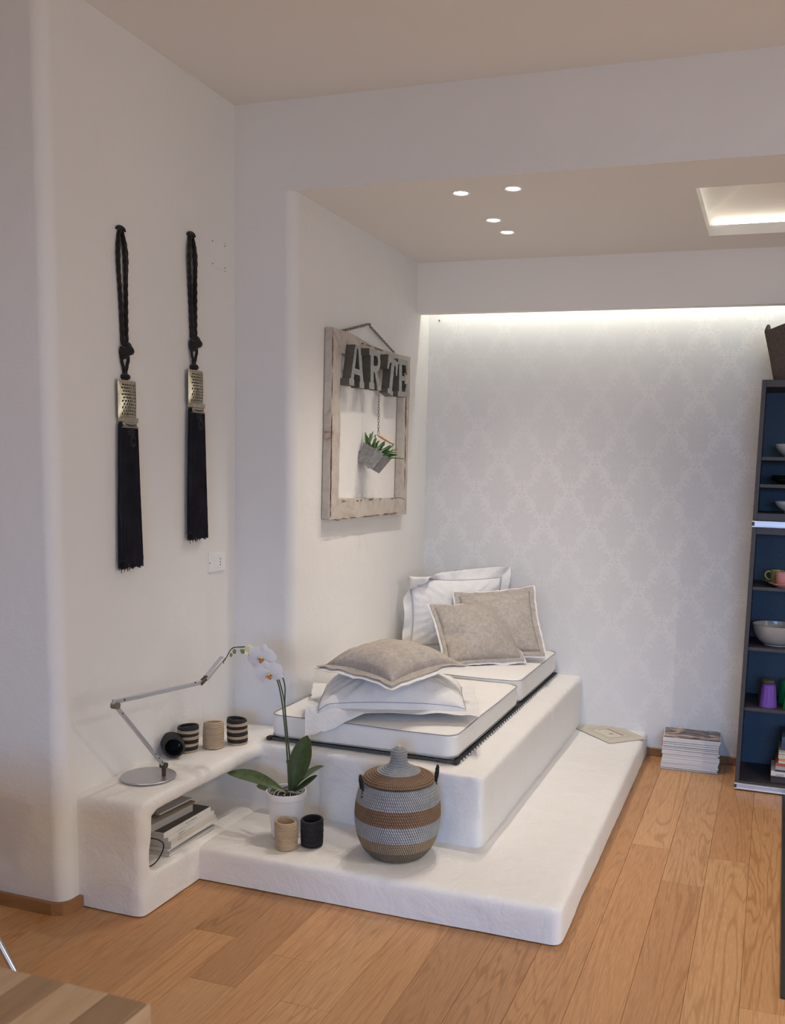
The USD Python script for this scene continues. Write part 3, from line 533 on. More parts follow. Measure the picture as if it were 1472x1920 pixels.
#PART3
# ------------------------------------------------------------------ tassels on the left wall
def make_tassel(label, loc):
    """Hangs along -z from its nail at the origin; +x faces away from the wall."""
    t = thing('tassel', label, 'tassel', loc, group=None)
    for k, (a, w, b) in enumerate(((-.020, .000, .004), (-.013, .012, -.004), (.010, .010, .006), (.022, -.002, -.004))):
        P = curve([(.006+b, a*.25, 0), (.012+b*.5, a, -.05), (.010+b, a*1.05+.004, -.16), (.010+b, a*.75+.006, -.27), (.012+b, a*.45+.006, -.375)], 110)
        obj('cord', tube(P, .0068, 12, twist=(3, 34, .35)), 'cord_black', t, smooth=60)
    P = np.array([(.006, .018*math.sin(a), .006-.018*(1-math.cos(a))*.5) for a in np.linspace(-1.6, 1.6, 24)]); obj('cord_loop', tube(P+[.004, 0, 0], .0070, 12, twist=(3, 34, .35)), 'cord_black', t, smooth=60)
    kn = []
    for q in range(4):
        a = np.linspace(0, 2*PI, 44); ax = q*PI/4
        c = np.stack([.014*np.cos(a)+.004*np.sin(2*a+q), .0175*np.sin(a)*math.cos(ax*.7)+.007*np.cos(a)*math.sin(ax), .018*np.sin(a)*math.sin(ax*.9)+.006*np.cos(3*a+q)], 1)
        kn.append(tube(c, .0085, 9, twist=(3, 34, .3)))
    k_ = cat_mesh(kn); k_.apply_translation((.018, .006, -.392)); obj('knot', k_, 'cord_black', t, smooth=60)
    for s in (-1, 1):
        P = curve([(.014, .006+s*.016, -.402), (.014, .006+s*.017, -.425), (.014, .006+s*.006, -.458), (.014, .006+s*.004, -.478)], 40)
        obj('lower_cord', tube(P, .0052, 10, twist=(3, 40, .35)), 'cord_black', t, smooth=60)
    bd = lathe([(0, -.011), (.010, -.0105), (.0165, -.005), (.0175, 0), (.0165, .005), (.010, .0105), (0, .011)], 28); obj('bead', T(bd, (.014, .006, -.480)), 'cord_black', t)
    # openwork metal plate, bowed out from the wall
    w, h = .097, .128
    outer = sbox(-w/2, -h/2, w/2, h/2); inner = sbox(-w/2+.009, -h/2+.009, w/2-.009, h/2-.008); holes = []
    prg = np.random.default_rng(5)
    for i in range(8):
        for j in range(10):
            yy, zz = -w/2+.0155+i*.0094+(j % 2)*.0046, -h/2+.0155+j*.0108
            an = math.atan2(zz, yy+1e-6)+.6
            lf = affinity.rotate(affinity.scale(Point(0, 0).buffer(1, 6), .0046, .0023), math.degrees(an), origin=(0, 0)); holes.append(affinity.translate(lf, yy, zz))
    pl_ = outer.difference(unary_union(holes).intersection(inner))
    m = extr(pl_, .0022); m = m.subdivide_to_size(.012); p = np.array(m.vertices)
    bow = .020*(1-(2*p[:, 0]/w)**2)*(1-.55*(2*p[:, 1]/h)**2)
    m.vertices = np.stack([p[:, 2]+bow+.016, p[:, 0], p[:, 1]], 1); zc = -.556
    m.apply_translation((0, .006, zc)); pp = obj('metal_plate', m, 'silver_brass', t, smooth=30, label='pierced brass-silver plate')
    fr_ = outer.difference(sbox(-w/2+.006, -h/2+.006, w/2-.006, h/2-.006)); m = extr(fr_, .004).subdivide_to_size(.012); p = np.array(m.vertices)
    bow = .020*(1-(2*p[:, 0]/w)**2)*(1-.55*(2*p[:, 1]/h)**2); m.vertices = np.stack([p[:, 2]+bow+.0165, p[:, 0], p[:, 1]], 1); m.apply_translation((0, .006, zc)); obj('rim', m, 'silver_brass', pp)
    obj('backing', bx(.010, .0155, -w/2+.016, w/2-.004, zc-h/2+.008, zc+h/2-.008), 'dark_back', pp)
    lo = cat_mesh([bx(.010, .036, -w/2+.012, w/2-.002, zc-h/2-.012, zc-h/2+.004, .002), bx(.010, .034, -w/2+.018, w/2-.006, zc-h/2-.028, zc-h/2-.010, .003), bx(.010, .037, -w/2+.014, w/2-.003, zc-h/2-.031, zc-h/2-.027, .001)])
    obj('clamp', lo, 'silver_brass', pp)
    # fringe: a ridged bundle, then loose strand ends below
    z0, z1 = zc-h/2-.012, -1.118; nz, nt = 60, 160; zz = np.linspace(z0, z1, nz); th = np.arange(nt)*2*PI/nt; L = []
    for k, z in enumerate(zz):
        f = k/(nz-1); a = .046+.017*f**1.3+.003*math.sin(f*3); d = .012+.004*f
        if k == 0: a *= .82; d *= .8
        rid = 1+.045*np.cos(th*40+2.5*meshkit.noise(np.stack([np.cos(th)*3, np.sin(th)*3, np.full(nt, f*5)], 1)))
        rg = meshkit.noise(np.stack([th*9, np.zeros(nt), np.zeros(nt)], 1), 3)*.030*max(0, f-.985)/.015
        L.append(np.stack([.021+d*np.sin(th)*rid, .006+.006*f+a*np.sign(np.cos(th))*np.abs(np.cos(th))**.8*rid, z+rg], 1))
    V = np.vstack(L); F = grid_faces(nz, nt, True); V = np.vstack([V, L[0].mean(0), L[-1].mean(0)]); q = np.arange(nt); q2 = (q+1) % nt
    F = np.vstack([F, np.stack([np.full(nt, len(V)-2), q, q2], 1), np.stack([np.full(nt, len(V)-1), (nz-1)*nt+q2, (nz-1)*nt+q], 1)])
    m = trimesh.Trimesh(V, F, process=False)
    if m.volume < 0: m.invert()
    fg = obj('fringe', m, 'tassel_black', t, smooth=50)
    st_, r2 = [], np.random.default_rng(8)
    for k in range(150):
        an = r2.uniform(0, 2*PI); a = r2.uniform(.6, 1.02); y0 = .012+.064*a*math.cos(an); x0 = .021+.015*a*math.sin(an); l = r2.uniform(.012, .030)+(.02 if k % 37 == 0 else 0)
        st_.append(tube([(x0, y0*.97, z1+.045), (x0, y0, z1+.01), (x0+r2.normal()*.002, y0+r2.normal()*.003, z1-l*.6)], .0013, 4))
    for k in range(70):
        f = k/69; y0 = -.034+.080*f; st_.append(tube([(.034, .006+(y0-.006)*.95, z0-.02), (.0355+.001*math.sin(k*2.1), y0*1.08, (z0+z1)/2), (.037, y0*1.28+r2.normal()*.001, z1+r2.uniform(-.012, .004))], .0012, 4))
    obj('strands', cat_mesh(st_), 'tassel_black', fg, kind='stuff')
    cr = [tube(curve([(.031, -.034+.006, z0-.006-.007*k), (.0345, .006, z0-.010-.0075*k), (.031, .040, z0-.006-.007*k)], 14), .0022, 6) for k in range(5)]
    ro = [tube(np.array([(.0365, .014+(.010+.006*j)*math.cos(a)*.9, z0-.062+(.012+.007*j)*math.sin(a)) for a in np.linspace(0, 2*PI, 26)]), .0022, 6) for j in range(2)]
    obj('knotwork', cat_mesh(cr+ro), 'cord_black', fg)
    return t
t1 = make_tassel('black tassel with pierced metal plate on twisted cord, the nearer, left one', (XL+.002, 2.768, 2.252))
dup(t1, 'tassel', 'black tassel with pierced metal plate on twisted cord, right one beside the blank wall plate', (XL+.002, 3.178, 2.327))

# ------------------------------------------------------------------ switch and blank plate
t = thing('wall_switch', 'white rectangular light switch plate low on the left wall near the corner', 'switch', (XL, 3.353, 1.091))
m = slab(.060, .040, .004, [(0, 0), (.006, 0), (.009, .003)]); m.apply_transform(np.array([[0, 0, 1, 0], [1, 0, 0, 0], [0, 1, 0, 0], [0, 0, 0, 1.0]])); obj('plate', m, 'white_plastic', t)
obj('rocker', bx(.008, .011, -.024, -.0005, -.022, .022, .001), 'white_plastic', t); obj('socket', bx(.008, .0105, .0005, .024, -.022, .022, .001), 'white_plastic', t)
for z in (-.012, 0, .012): obj('pin_hole', T(trimesh.creation.cylinder(.0026, .002, sections=14), (.0102, .0165, z), (0, PI/2, 0)), 'ink', t)
obj('screw_hole', bx(.0085, .0094, -.0585, -.056, -.003, .003), 'ink', t)
t = thing('blank_plate', 'white square blank cover plate with four screws beside the right tassel', 'cover plate', (XL, 3.378, 2.299))
obj('plate', bx(0, .0028, -.053, .053, -.053, .053, .0012), 'wall_plaster', t); obj('joint', bx(0, .0009, -.0548, .0548, -.0548, .0548), 'shadow_gap_grey', t)  # joint is a dark sheet painted as the shadow gap round the plate
for a in (-1, 1):
    for b in (-1, 1): obj('screw', T(trimesh.creation.cylinder(.0028, .0016, sections=12), (.0030, a*.044, b*.042), (0, PI/2, 0)), 'book_brown', t)

# ------------------------------------------------------------------ weathered frame, letters and hanging planter on the alcove wall
FC = np.array([XN, 4.226, 1.655]); FW, FH, TL_ = .925, .812, math.radians(1.1)
fr = thing('wall_decoration', 'empty weathered grey wooden frame hanging by a chain on the alcove wall', 'frame', FC)
def board(poly, sd, th=.034):
    m = extr(poly, th); m = m.subdivide_to_size(.028); p = np.array(m.vertices)
    nn = meshkit.fbm(p*[22, 22, 3]+sd, 3, sd)-.5; c = np.array(poly.centroid.coords[0])
    d = p[:, :2]-c
    p[:, :2] += d/np.maximum(np.linalg.norm(d, axis=1, keepdims=True), 1e-6)*(nn*.006)[:, None]
    p[:, 2] += np.where(p[:, 2] > th*.5, (meshkit.fbm(p*[14, 14, 0]+sd+7, 3, sd)-.5)*.006, 0)
    q = np.stack([p[:, 2]+.004, p[:, 0]*math.cos(TL_)+p[:, 1]*math.sin(TL_), -p[:, 0]*math.sin(TL_)+p[:, 1]*math.cos(TL_)], 1)
    m.vertices = q
    if m.volume < 0: m.invert()
    return m
a, b, w = FW/2, FH/2, .098
bt = w-.006
top_edge = [(-a, b+.004), (-a*.55, b+.008), (-a*.3, b-.004), (0, b-.012), (a*.5, b-.010), (a, b+.002)]
polys = [Polygon(top_edge+[(a-w+.01, b-bt), (-a+w, b-bt)]), Polygon([(-a, -b), (a, -b+.004), (a-.03, -b+bt*.9), (a-w+.012, -b+bt), (-a+w, -b+bt)]),
         Polygon([(-a, -b), (-a+w, -b+bt), (-a+w, b-bt), (-a, b+.004)]), Polygon([(a, -b+.004), (a, b+.002), (a-w+.01, b-bt), (a-w+.012, -b+bt), (a-.03, -b+bt*.9)])]
for i, p in enumerate(polys): obj('frame_board', board(p.buffer(-.0012), 3+i*5), 'weathered', fr, smooth=35)
# worn brown slivers along the arrises where the paint has gone
sl = []; r2 = np.random.default_rng(12)
def sliver(y0, z0, y1, z1, n_, lo, hi):
    for k in range(n_):
        f = r2.uniform(0, 1); l = r2.uniform(lo, hi); d = np.array([y1-y0, z1-z0]); L_ = np.linalg.norm(d); u = d/L_; c = np.array([y0, z0])+d*f
        P = [(.0400, *(c+u*(s*l-l/2)+r2.normal(size=2)*.0012)) for s in (0, .3, .6, 1)]; P = np.array(P); P[:, 0] += .0004
        sl.append(tube(P, [.0004, r2.uniform(.0012, .003), r2.uniform(.0012, .0028), .0004], 5))
sliver(-a+.008, b-.05, -a+.006, -b+.03, 26, .03, .12); sliver(-a+.03, -b+.006, a*.7, -b+.010, 14, .04, .12); sliver(a-.05, b-.2, a-.045, -b+.18, 12, .04, .12); sliver(-a*.4, b-.016, a*.5, b-.022, 6, .03, .08); sliver(-a+.14, -b+bt-.006, a-.16, -b+bt-.006, 8, .02, .06)
obj('worn_wood', cat_mesh(sl), 'worn_edge', fr, label='brown bare wood where the paint has worn off')
def chain(P, pitch, r, wr, name, m_, par):
    P = np.asarray(P, float); s = np.concatenate([[0], np.cumsum(np.linalg.norm(np.diff(P, axis=0), axis=1))]); n_ = int(s[-1]/pitch); ls = []
    for k in range(n_):
        c0 = np.array([np.interp((k+.5)*pitch, s, P[:, j]) for j in range(3)]); c1 = np.array([np.interp((k+.55)*pitch, s, P[:, j]) for j in range(3)])
        t_ = c1-c0; t_ /= np.linalg.norm(t_)+1e-12; u = np.cross(t_, [1, 0, 0]); u /= np.linalg.norm(u)+1e-12; v_ = np.cross(t_, u); q = u if k % 2 else v_
        an = np.linspace(0, 2*PI, 13); ls.append(tube(c0+np.cos(an)[:, None]*t_*pitch*.66+np.sin(an)[:, None]*q*r, wr, 5))
    return obj(name, cat_mesh(ls), m_, par, smooth=60)
AP = np.array([.012, -.018, .492])
chain([(.020, -a+.105, b+.006), AP*[1, 1, 1]+[0, -.004, 0]], .0145, .0062, .0016, 'hanging_chain', 'chain_metal', fr); chain([AP, (.020, a-.165, b-.010)], .0145, .0062, .0016, 'hanging_chain', 'chain_metal', fr)
obj('nail', T(trimesh.creation.cylinder(.0035, .026, sections=12), (.010, -.018, .494), (0, PI/2, 0)), 'chain_metal', fr)
# stencil-cut slab-serif letters of zinc, as hollow boxes stand: A R T E
def serif(c):
    s, q = .036, .030
    if c == 'A':
        p = unary_union([Polygon([(.012, 0), (.052, 0), (.052, q*.8), (.045, q), (.074, .165), (.086, .165), (.115, q), (.108, q*.8), (.108, 0), (.160, 0), (.160, q), (.150, q), (.108, .180), (.056, .180), (.014, q), (.0, q), (.0, 0)]), sbox(.045, .052, .118, .078)])
        p = p.difference(Polygon([(.072, .086), (.088, .086), (.080, .135)]))
    elif c == 'R':
        p = unary_union([sbox(0, 0, .060, q), sbox(.014, 0, .050, .180), sbox(0, .150, .06, .180), Point(.078, .130).buffer(.050, 16), sbox(.03, .150, .082, .180), sbox(.03, .080, .082, .104), Polygon([(.055, .090), (.092, .088), (.128, q), (.140, q), (.140, 0), (.092, 0), (.092, q*.6)])])
        p = p.difference(unary_union([Point(.078, .130).buffer(.022, 12), sbox(.050, .108, .078, .152)]))
    elif c == 'T':
        p = unary_union([sbox(.046, 0, .084, .18), sbox(.030, 0, .100, q*.8), sbox(0, .150, .130, .180), Polygon([(0, .110), (.016, .110), (.028, .150), (0, .155)]), Polygon([(.130, .110), (.114, .110), (.102, .150), (.130, .155)])])
    else:
        p = unary_union([sbox(0, 0, .130, .026), sbox(.014, 0, .052, .180), sbox(0, .154, .130, .180), sbox(.04, .078, .088, .102), Polygon([(.130, .110), (.114, .110), (.100, .154), (.130, .156)]), Polygon([(.130, .066), (.114, .066), (.096, .026), (.130, .026)]), Polygon([(.088, .062), (.100, .062), (.100, .118), (.088, .118)])])
    return p
LET = [('A', 3.856, 1.838, -1, 1.0), ('R', 4.068, 1.842, 1, 1.0), ('T', 4.275, 1.834, -11, .98), ('E', 4.418, 1.836, 2, 1.0)]
for c, y, z, rot, sc in LET:
    po = affinity.rotate(affinity.scale(serif(c), sc, sc, origin=(0, 0)), rot, origin=(.06, .09))
    t = thing('metal_letter', f'grey zinc slab-serif letter {c} fixed to the top of the wooden frame', 'letter', (XN+.040, y, z), group=None)
    def side(m): m.apply_transform(np.array([[0, 0, 1, 0], [1, 0, 0, 0], [0, 1, 0, 0], [0, 0, 0, 1.0]])); return m
    obj('face', side(extr(po.buffer(-.0008), .0014, .0405)), 'zinc', t, smooth=False)
    obj('side_wall', side(extr(po.difference(po.buffer(-.0018)), .0404)), 'zinc_shaded', t, smooth=30)  # darker zinc paints the shade on the letter sides
    obj('back', side(extr(po.buffer(-.001), .001, .001)), 'zinc', t, smooth=False)
# planter
e = np.array([.92, .39, 0]); back = np.array([-.39, .92, 0]); tilt = math.radians(-29)
u = e*math.cos(tilt)+np.array([0, 0, 1.0])*math.sin(tilt); vv = -e*math.sin(tilt)+np.array([0, 0, 1.0])*math.cos(tilt); R3 = np.stack([u, back, vv], 1)@trimesh.transformations.euler_matrix(0, 0, math.radians(-24))[:3, :3]
PC = np.array([-1.785, 4.200, 1.640])-R3@np.array([-.038, 0, .110])
t = thing('hanging_planter', 'small tilted zinc planter with green succulent hanging by a chain inside the frame', 'planter', PC)
def inp(m): m.vertices = np.array(m.vertices)@R3.T; return m
def frust(a0, b0, a1, b1, z0, z1, th=0):
    v = np.array([(-a0, -b0, z0), (a0, -b0, z0), (a0, b0, z0), (-a0, b0, z0), (-a1, -b1, z1), (a1, -b1, z1), (a1, b1, z1), (-a1, b1, z1)]); return manifold3d.Manifold.hull_points(v)
bod = frust(.049, .036, .062, .046, -.045, .043)-frust(.0475, .0345, .0612, .0452, -.042, .046)
obj('body', inp(to_tm(bod)), 'zinc_planter', t, smooth=30)
obj('seam', inp(to_tm(frust(.049, .002, .062, .0022, -.045, .043).translate((0, -.0475, 0))-mbox(-.2, .012, -1, 1, -1, 1)+manifold3d.Manifold.hull_points(np.array([(.014, -.039, -.050), (.024, -.039, -.050), (.014, -.0475, .043), (.036, -.050, .052), (.014, -.036, -.050), (.036, -.046, .052), (.014, -.044, .043)])))), 'zinc_planter', t, smooth=30)
obj('rolled_edge', inp(cat_mesh([tube([(-.062, s*.046, .043), (.062, s*.046, .043)], .0018, 6) for s in (-1, 1)]+[tube([(s*.062, -.046, .043), (s*.062, .046, .043)], .0018, 6) for s in (-1, 1)])), 'zinc_planter', t)
obj('soil', inp(bx(-.056, .056, -.041, .041, .020, .030)), 'bark', t)
obj('handle', inp(lathe([(0, -.043), (.0045, -.043), (.0068, -.03), (.0075, 0), (.0068, .03), (.0045, .043), (0, .043)], 16).apply_transform(trimesh.transformations.euler_matrix(0, PI/2, 0)).apply_translation((.004, 0, .108))), 'handle_wood', t)
for s in (-1, 1): obj('handle_wire', inp(tube(curve([(s*.060+.002, 0, .03), (s*.058+.003, 0, .07), (s*.052+.003, 0, .100), (s*.040+.004, 0, .108)], 16), .0012, 5)), 'chain_light', t)
def leafmesh(L, w, bend, n_=12, cup=.25, tip=1.0, th=.0012, wide=.45, twist=0.0):
    """A leaf along +x bending towards -z, with a midrib fold and real thickness."""
    f = np.linspace(0, 1, n_); ang = bend*f; x = np.concatenate([[0], np.cumsum(np.cos(ang[:-1])*L/(n_-1))]); z = -np.concatenate([[0], np.cumsum(np.sin(ang[:-1])*L/(n_-1))])
    pr = np.sin(np.clip(f, 0, 1)**(math.log(.5)/math.log(wide))*PI)**.62*(1-.0*f); pr = np.maximum(pr, .03); pr[0] = max(pr[0], .22)
    K = 7; s = np.linspace(-1, 1, K); V = []
    for side in (1, -1):
        for i in range(n_):
            hw = w/2*pr[i]; yy = s*hw; zz = z[i]+cup*hw*np.abs(s)**1.3+side*th*(1-s**4*.7)
            tw = twist*f[i]; y2 = yy*math.cos(tw); zz = zz+yy*math.sin(tw)
            V.append(np.stack([np.full(K, x[i])-np.sin(ang[i])*0, y2, zz], 1))
    V = np.vstack(V); F = grid_faces(n_, K); o = n_*K; Q = [F, F[:, ::-1]+o]
    edge = [i*K for i in range(n_)]+[(n_-1)*K+j for j in range(1, K)]+[i*K+K-1 for i in range(n_-2, -1, -1)]+[j for j in range(K-2, 0, -1)]
    for p, q in zip(edge, edge[1:]+edge[:1]): Q += [np.array([[p, q, o+p], [q, o+q, o+p]])]
    m = trimesh.Trimesh(V, np.vstack(Q), process=False)
    if m.volume < 0: m.invert()
    return m
def orient(m, az, el, loc, roll=0.0):
    m = m.copy(); m.apply_transform(trimesh.transformations.euler_matrix(roll, -el, az, 'sxyz')); m.apply_translation(loc); return m
r2 = np.random.default_rng(21)
for k in range(34):
    x0, y0 = r2.uniform(-.046, .050), r2.uniform(-.03, .03); up = r2.uniform(.5, 1.45); az = r2.uniform(-.9, .9) if x0 > 0 else r2.uniform(1.2, 4.2)
    obj('leaf', inp(orient(leafmesh(r2.uniform(.045, .095), r2.uniform(.010, .017), r2.uniform(-.3, .5), 9, .3, th=.002), az, up, (x0, y0, .026), r2.uniform(-1, 1))), 'succulent_green', t, smooth=60)
top = R3@np.array([.004, 0, .108]); hk = R3@np.array([-.038, 0, .110])
chain([hk+[0, 0, .004], hk+[.0, .0, .200]], .0135, .0042, .0014, 'chain', 'chain_light', t)

obj('hook', tube(curve([hk+[0, 0, .192], hk+[0, .003, .200], hk+[-.004, .001, .2055]], 12), .0014, 6), 'chain_light', t, smooth=60)
# ------------------------------------------------------------------ desk lamp on the bench
BT = .3945
t = thing('desk_lamp', 'slim silver articulated desk lamp with round base on the bench', 'lamp', (-2.004, 2.722, BT))
obj('base', lathe([(0, 0), (.087, 0), (.0935, .003), (.0945, .006), (.0935, .0085), (.090, .0095), (0, .0095)], 72), 'steel_satin', t)
J0 = np.array([.055, .012, .048]); J1 = np.array([.052, -.236, .318]); J2 = np.array([.060, .240, .290]); J3 = np.array([.066, .374, .365])
obj('post', bx(J0[0]-.0055, J0[0]+.0055, J0[1]-.0055, J0[1]+.0055, .009, .050, .001), 'maroon', t)
def bar(p, q, w, h, c=.001):
    p, q = np.array(p), np.array(q); d = q-p; L_ = np.linalg.norm(d); m = bx(0, L_, -w/2, w/2, -h/2, h/2, c); x = d/L_; y = np.cross([0, 0, 1.0], x)
    y = y/np.linalg.norm(y); z = np.cross(x, y); Mx = np.eye(4); Mx[:3, :3] = np.stack([x, y, z], 1); Mx[:3, 3] = p; m.apply_transform(Mx); return m
def knuckle(p, r, l): return T(trimesh.creation.cylinder(r, l, sections=24), p, (0, PI/2, 0))
lo = obj('lower_arm', bar(J0+[0, -.004, .004], J1, .009, .013), 'alu', t); obj('joint', knuckle(J0, .0105, .022), 'lamp_dark', lo)
for f in (.06, .13, .2, .88): obj('screw', knuckle(J0+(J1-J0)*f+[.0046, 0, 0], .0026, .002), 'lamp_dark', lo)
u_ = obj('upper_arm', bar(J1+[0, -.012, .014], J2+[0, 0, .006], .010, .015), 'alu', t); obj('joint', knuckle(J1, .0115, .022), 'chain_light', u_)
for f in (.08, .9): obj('screw', knuckle(J1+(J2-J1)*f+[.006, 0, .013], .003, .002), 'lamp_dark', u_)
hd = obj('head', bar(J2+[0, .022, .012], J3, .022, .012), 'alu', t); obj('joint', bar(J2+[0, -.010, .002], J2+[0, .034, .020], .018, .015, .003), 'lamp_dark', hd)
obj('diffuser', bar(J2+[0, .03, .0095], J3+[0, -.004, -.007], .016, .003), 'white_plastic', hd)
P = curve([(-.07, -.02, .004), (-.112, -.04, .003), (-.118, -.09, .0035), (-.110, -.13, .004)], 24)

# ------------------------------------------------------------------ woven cups
def make_cup(label, m_, loc, seed, group=None, rot=None):
    t = thing('woven_cup', label, 'cup', loc, group=group)
    if rot is not None:
        UsdGeom.Xformable(t).AddTransformOp().Set(Gf.Matrix4d(*[float(x) for x in np.vstack([np.c_[np.array(rot).T, np.zeros(3)], [0, 0, 0, 1]]).ravel()]))
    r, h, coil = .0395, .103, .0074; pr = [(0, .001), (.030, .0005)]
    n_ = int(h/coil)
    for k in range(n_):
        z = (k+.5)*coil; bulge = r*(.97+.045*math.sin((z/h)*PI*.95)+.012*math.sin(k*2.3+seed))
        pr += [(bulge-.0012, z-coil*.42), (bulge+.0010, z-coil*.2), (bulge+.0014, z), (bulge+.0010, z+coil*.2), (bulge-.0012, z+coil*.42)]
    ro = pr[-1][0]; pr += [(ro-.0035, n_*coil+.001), (ro-.0065, n_*coil-.003), (ro-.0065, .012), (0, .010)]
    m = lathe(pr, 64); p = np.array(m.vertices); a_ = np.arctan2(p[:, 1], p[:, 0])
    wob = 1+.02*np.cos(2*a_+seed)*(p[:, 2]/h)+.010*np.sin(3*a_+seed*2); p[:, :2] *= wob[:, None]; p[:, 2] += .0035*(p[:, 2]/h)*np.cos(a_+seed); p[:, 2] += .0016*np.sin(a_+seed)*(p[:, 2] > .004)
    p[:, :2] += ((p[:, 2]/h)[:, None]*np.array([math.cos(seed), math.sin(seed)])*.004); m.vertices = p
    obj('body', m, m_, t, smooth=50)
    a_ = np.linspace(0, 2*PI, 66); rr = np.hypot(p[:, 0], p[:, 1]).max()
    k_ = 1+.02*np.cos(2*a_+seed)+.010*np.sin(3*a_+seed*2); ro2 = ro-.0030
    P = np.stack([ro2*k_*np.cos(a_)+math.cos(seed)*.004, ro2*k_*np.sin(a_)+math.sin(seed)*.004, n_*coil-.001+.0035*np.cos(a_+seed)+.0035*a_/(2*PI)+.0016*np.sin(a_+seed)], 1)
    obj('rim', tube(P, .0040, 8), {'cup_straw': 'cup_straw', 'cup_black': 'cup_black', 'cup_striped': 'cup_black'}[m_], t, smooth=60)
    return t
BQ, SQ = BT-.001, .1255
make_cup('black and straw striped woven cup standing behind the toppled black cup', 'cup_striped', (-2.066, 3.048, BQ), .4)
make_cup('plain straw woven cup standing between the two striped cups', 'cup_straw', (-2.002, 3.128, BQ), 1.5)
make_cup('black and straw striped woven cup nearest the alcove pier', 'cup_striped', (-1.945, 3.212, BQ), 2.9)
ax = np.array([.62, -.78, .03]); ax /= np.linalg.norm(ax); e1 = np.cross([0, 0, 1.0], ax); e1 /= np.linalg.norm(e1); e2 = np.cross(ax, e1)
make_cup('black woven cup lying on its side on the bench with its mouth forward', 'cup_black', tuple(np.array([-2.075, 2.965, BQ+.0415])-ax*.052), .9, rot=np.stack([e1, e2, ax], 1))
make_cup('plain straw woven cup on the step in front of the orchid pot', 'cup_straw', (-1.578, 2.938, SQ), 3.6)
make_cup('black woven cup on the step right of the straw cup', 'cup_black', (-1.505, 2.995, SQ), 5.1)

# ------------------------------------------------------------------ lidded basket on the step
t = thing('lidded_basket', 'large round coil-woven basket in grey and brown bands with knobbed lid', 'basket', (-1.193, 3.045, .1245))
def coils(path, coil):
    P = np.array(path, float); s = np.concatenate([[0], np.cumsum(np.linalg.norm(np.diff(P, axis=0), axis=1))]); n_ = int(round(s[-1]/coil)); out = []
    from scipy.interpolate import CubicSpline
    cs = CubicSpline(s, P); L_ = s[-1]/n_
    for k in range(n_):
        for f, b in ((.06, -.0012), (.28, .0020), (.5, .0029), (.72, .0020), (.94, -.0012)):
            q = (k+f)*L_; p = cs(q); d = cs(q, 1); nrm = np.array([d[1], -d[0]])/np.linalg.norm(d); out.append(tuple(p+nrm*b))
    return out
prof = [(0, .003), (.085, .001)]+coils([(.094, .004), (.122, .035), (.143, .085), (.151, .140), (.148, .195), (.138, .240), (.124, .270)], .0105)+[(.112, .270), (.112, .262), (0, .262)]
obj('body', lathe(prof, 120), 'basket_body', t, smooth=55)
lid = [(0, .0), (.120, 0)]+coils([(.126, .003), (.124, .012), (.100, .024), (.074, .036), (.050, .048), (.034, .060), (.0275, .074), (.0275, .100), (.024, .110), (.012, .117), (.003, .119)], .0098)+[(0, .121)]
lidm = lathe(lid, 110); l = keys(UsdGeom.Xform.Define(stage, numbered(pth(t)+'/lid')).GetPrim())
UsdGeom.Xformable(l).AddTranslateOp().Set(Gf.Vec3d(0, 0, .271)); obj('cover', lidm, 'basket_lid', l, smooth=55)
obj('tip', T(trimesh.creation.icosphere(2, .006), (0, 0, .121)), 'handle_wood', l)
def hd_(a0, z): 
    ca, sa = math.cos(a0), math.sin(a0); tx, ty = -sa, ca; pts = []
    for yy, zz, rr in ((-.012, -.022, .133), (-.014, .0, .137), (-.011, .024, .140), (0, .034, .141), (.011, .024, .140), (.013, .0, .137), (.010, -.024, .135), (.020, -.040, .141)):
        pts.append((ca*rr+tx*yy, sa*rr+ty*yy, z+zz))
    return tube(curve(pts, 60), .0042, 8, twist=(3, 60, .3))
obj('handle', hd_(math.radians(222), .268), 'cord_black', t, smooth=60); obj('handle', hd_(math.radians(30), .285), 'cord_black', t, smooth=60)

# ------------------------------------------------------------------ orchid
t = thing('potted_orchid', 'white orchid with glossy green leaves in a white plastic pot on the step', 'potted plant', (-1.632, 3.034, SQ))
obj('pot', lathe([(0, .001), (.049, .001), (.051, .004), (.0535, .02), (.0640, .110), (.0648, .111), (.0665, .128), (.0672, .129), (.0700, .150), (.0730, .1515), (.0745, .155), (.0748, .172), (.0735, .1755), (.0705, .1755), (.0690, .172), (.0680, .150), (.060, .140), (0, .140)], 72), 'pot_white', t)
bk = []; r2 = np.random.default_rng(4)
for k in range(46):
    a_, q = r2.uniform(0, 2*PI), .062*math.sqrt(r2.uniform(0, 1)); m = trimesh.creation.icosphere(1, 1.0); m.apply_scale((r2.uniform(.006, .013), r2.uniform(.005, .010), r2.uniform(.004, .008))); bk.append(orient(m, r2.uniform(0, 6), r2.uniform(-.5, .5), (q*math.cos(a_), q*math.sin(a_), .150+r2.uniform(0, .012))))
obj('bark_chips', cat_mesh(bk), 'bark', t, kind='stuff')
for k in range(7):
    a_ = r2.uniform(0, 6.28); obj('root', tube(curve([(.01*math.cos(a_), .01*math.sin(a_), .172), (.032*math.cos(a_+.3), .032*math.sin(a_+.3), .172+r2.uniform(0, .008)), (.054*math.cos(a_+.7), .054*math.sin(a_+.7), .166), (.058*math.cos(a_+1.3), .058*math.sin(a_+1.3), .158)], 24), .0026, 6), 'root_grey', t, smooth=60)
Z0 = .168
LV = [  # length, width, bend, azimuth, elevation, roll, material
    (.265, .056, .62, PI+.05, .38, -.5, 'leaf_green'), (.150, .036, .30, PI-.18, .05, -.7, 'leaf_green'), (.225, .078, -.12, .55, 1.30, 1.25, 'leaf_dark'),
    (.165, .056, .55, .10, .98, .35, 'leaf_green'), (.135, .034, -.25, .05, .55, .6, 'leaf_green')]
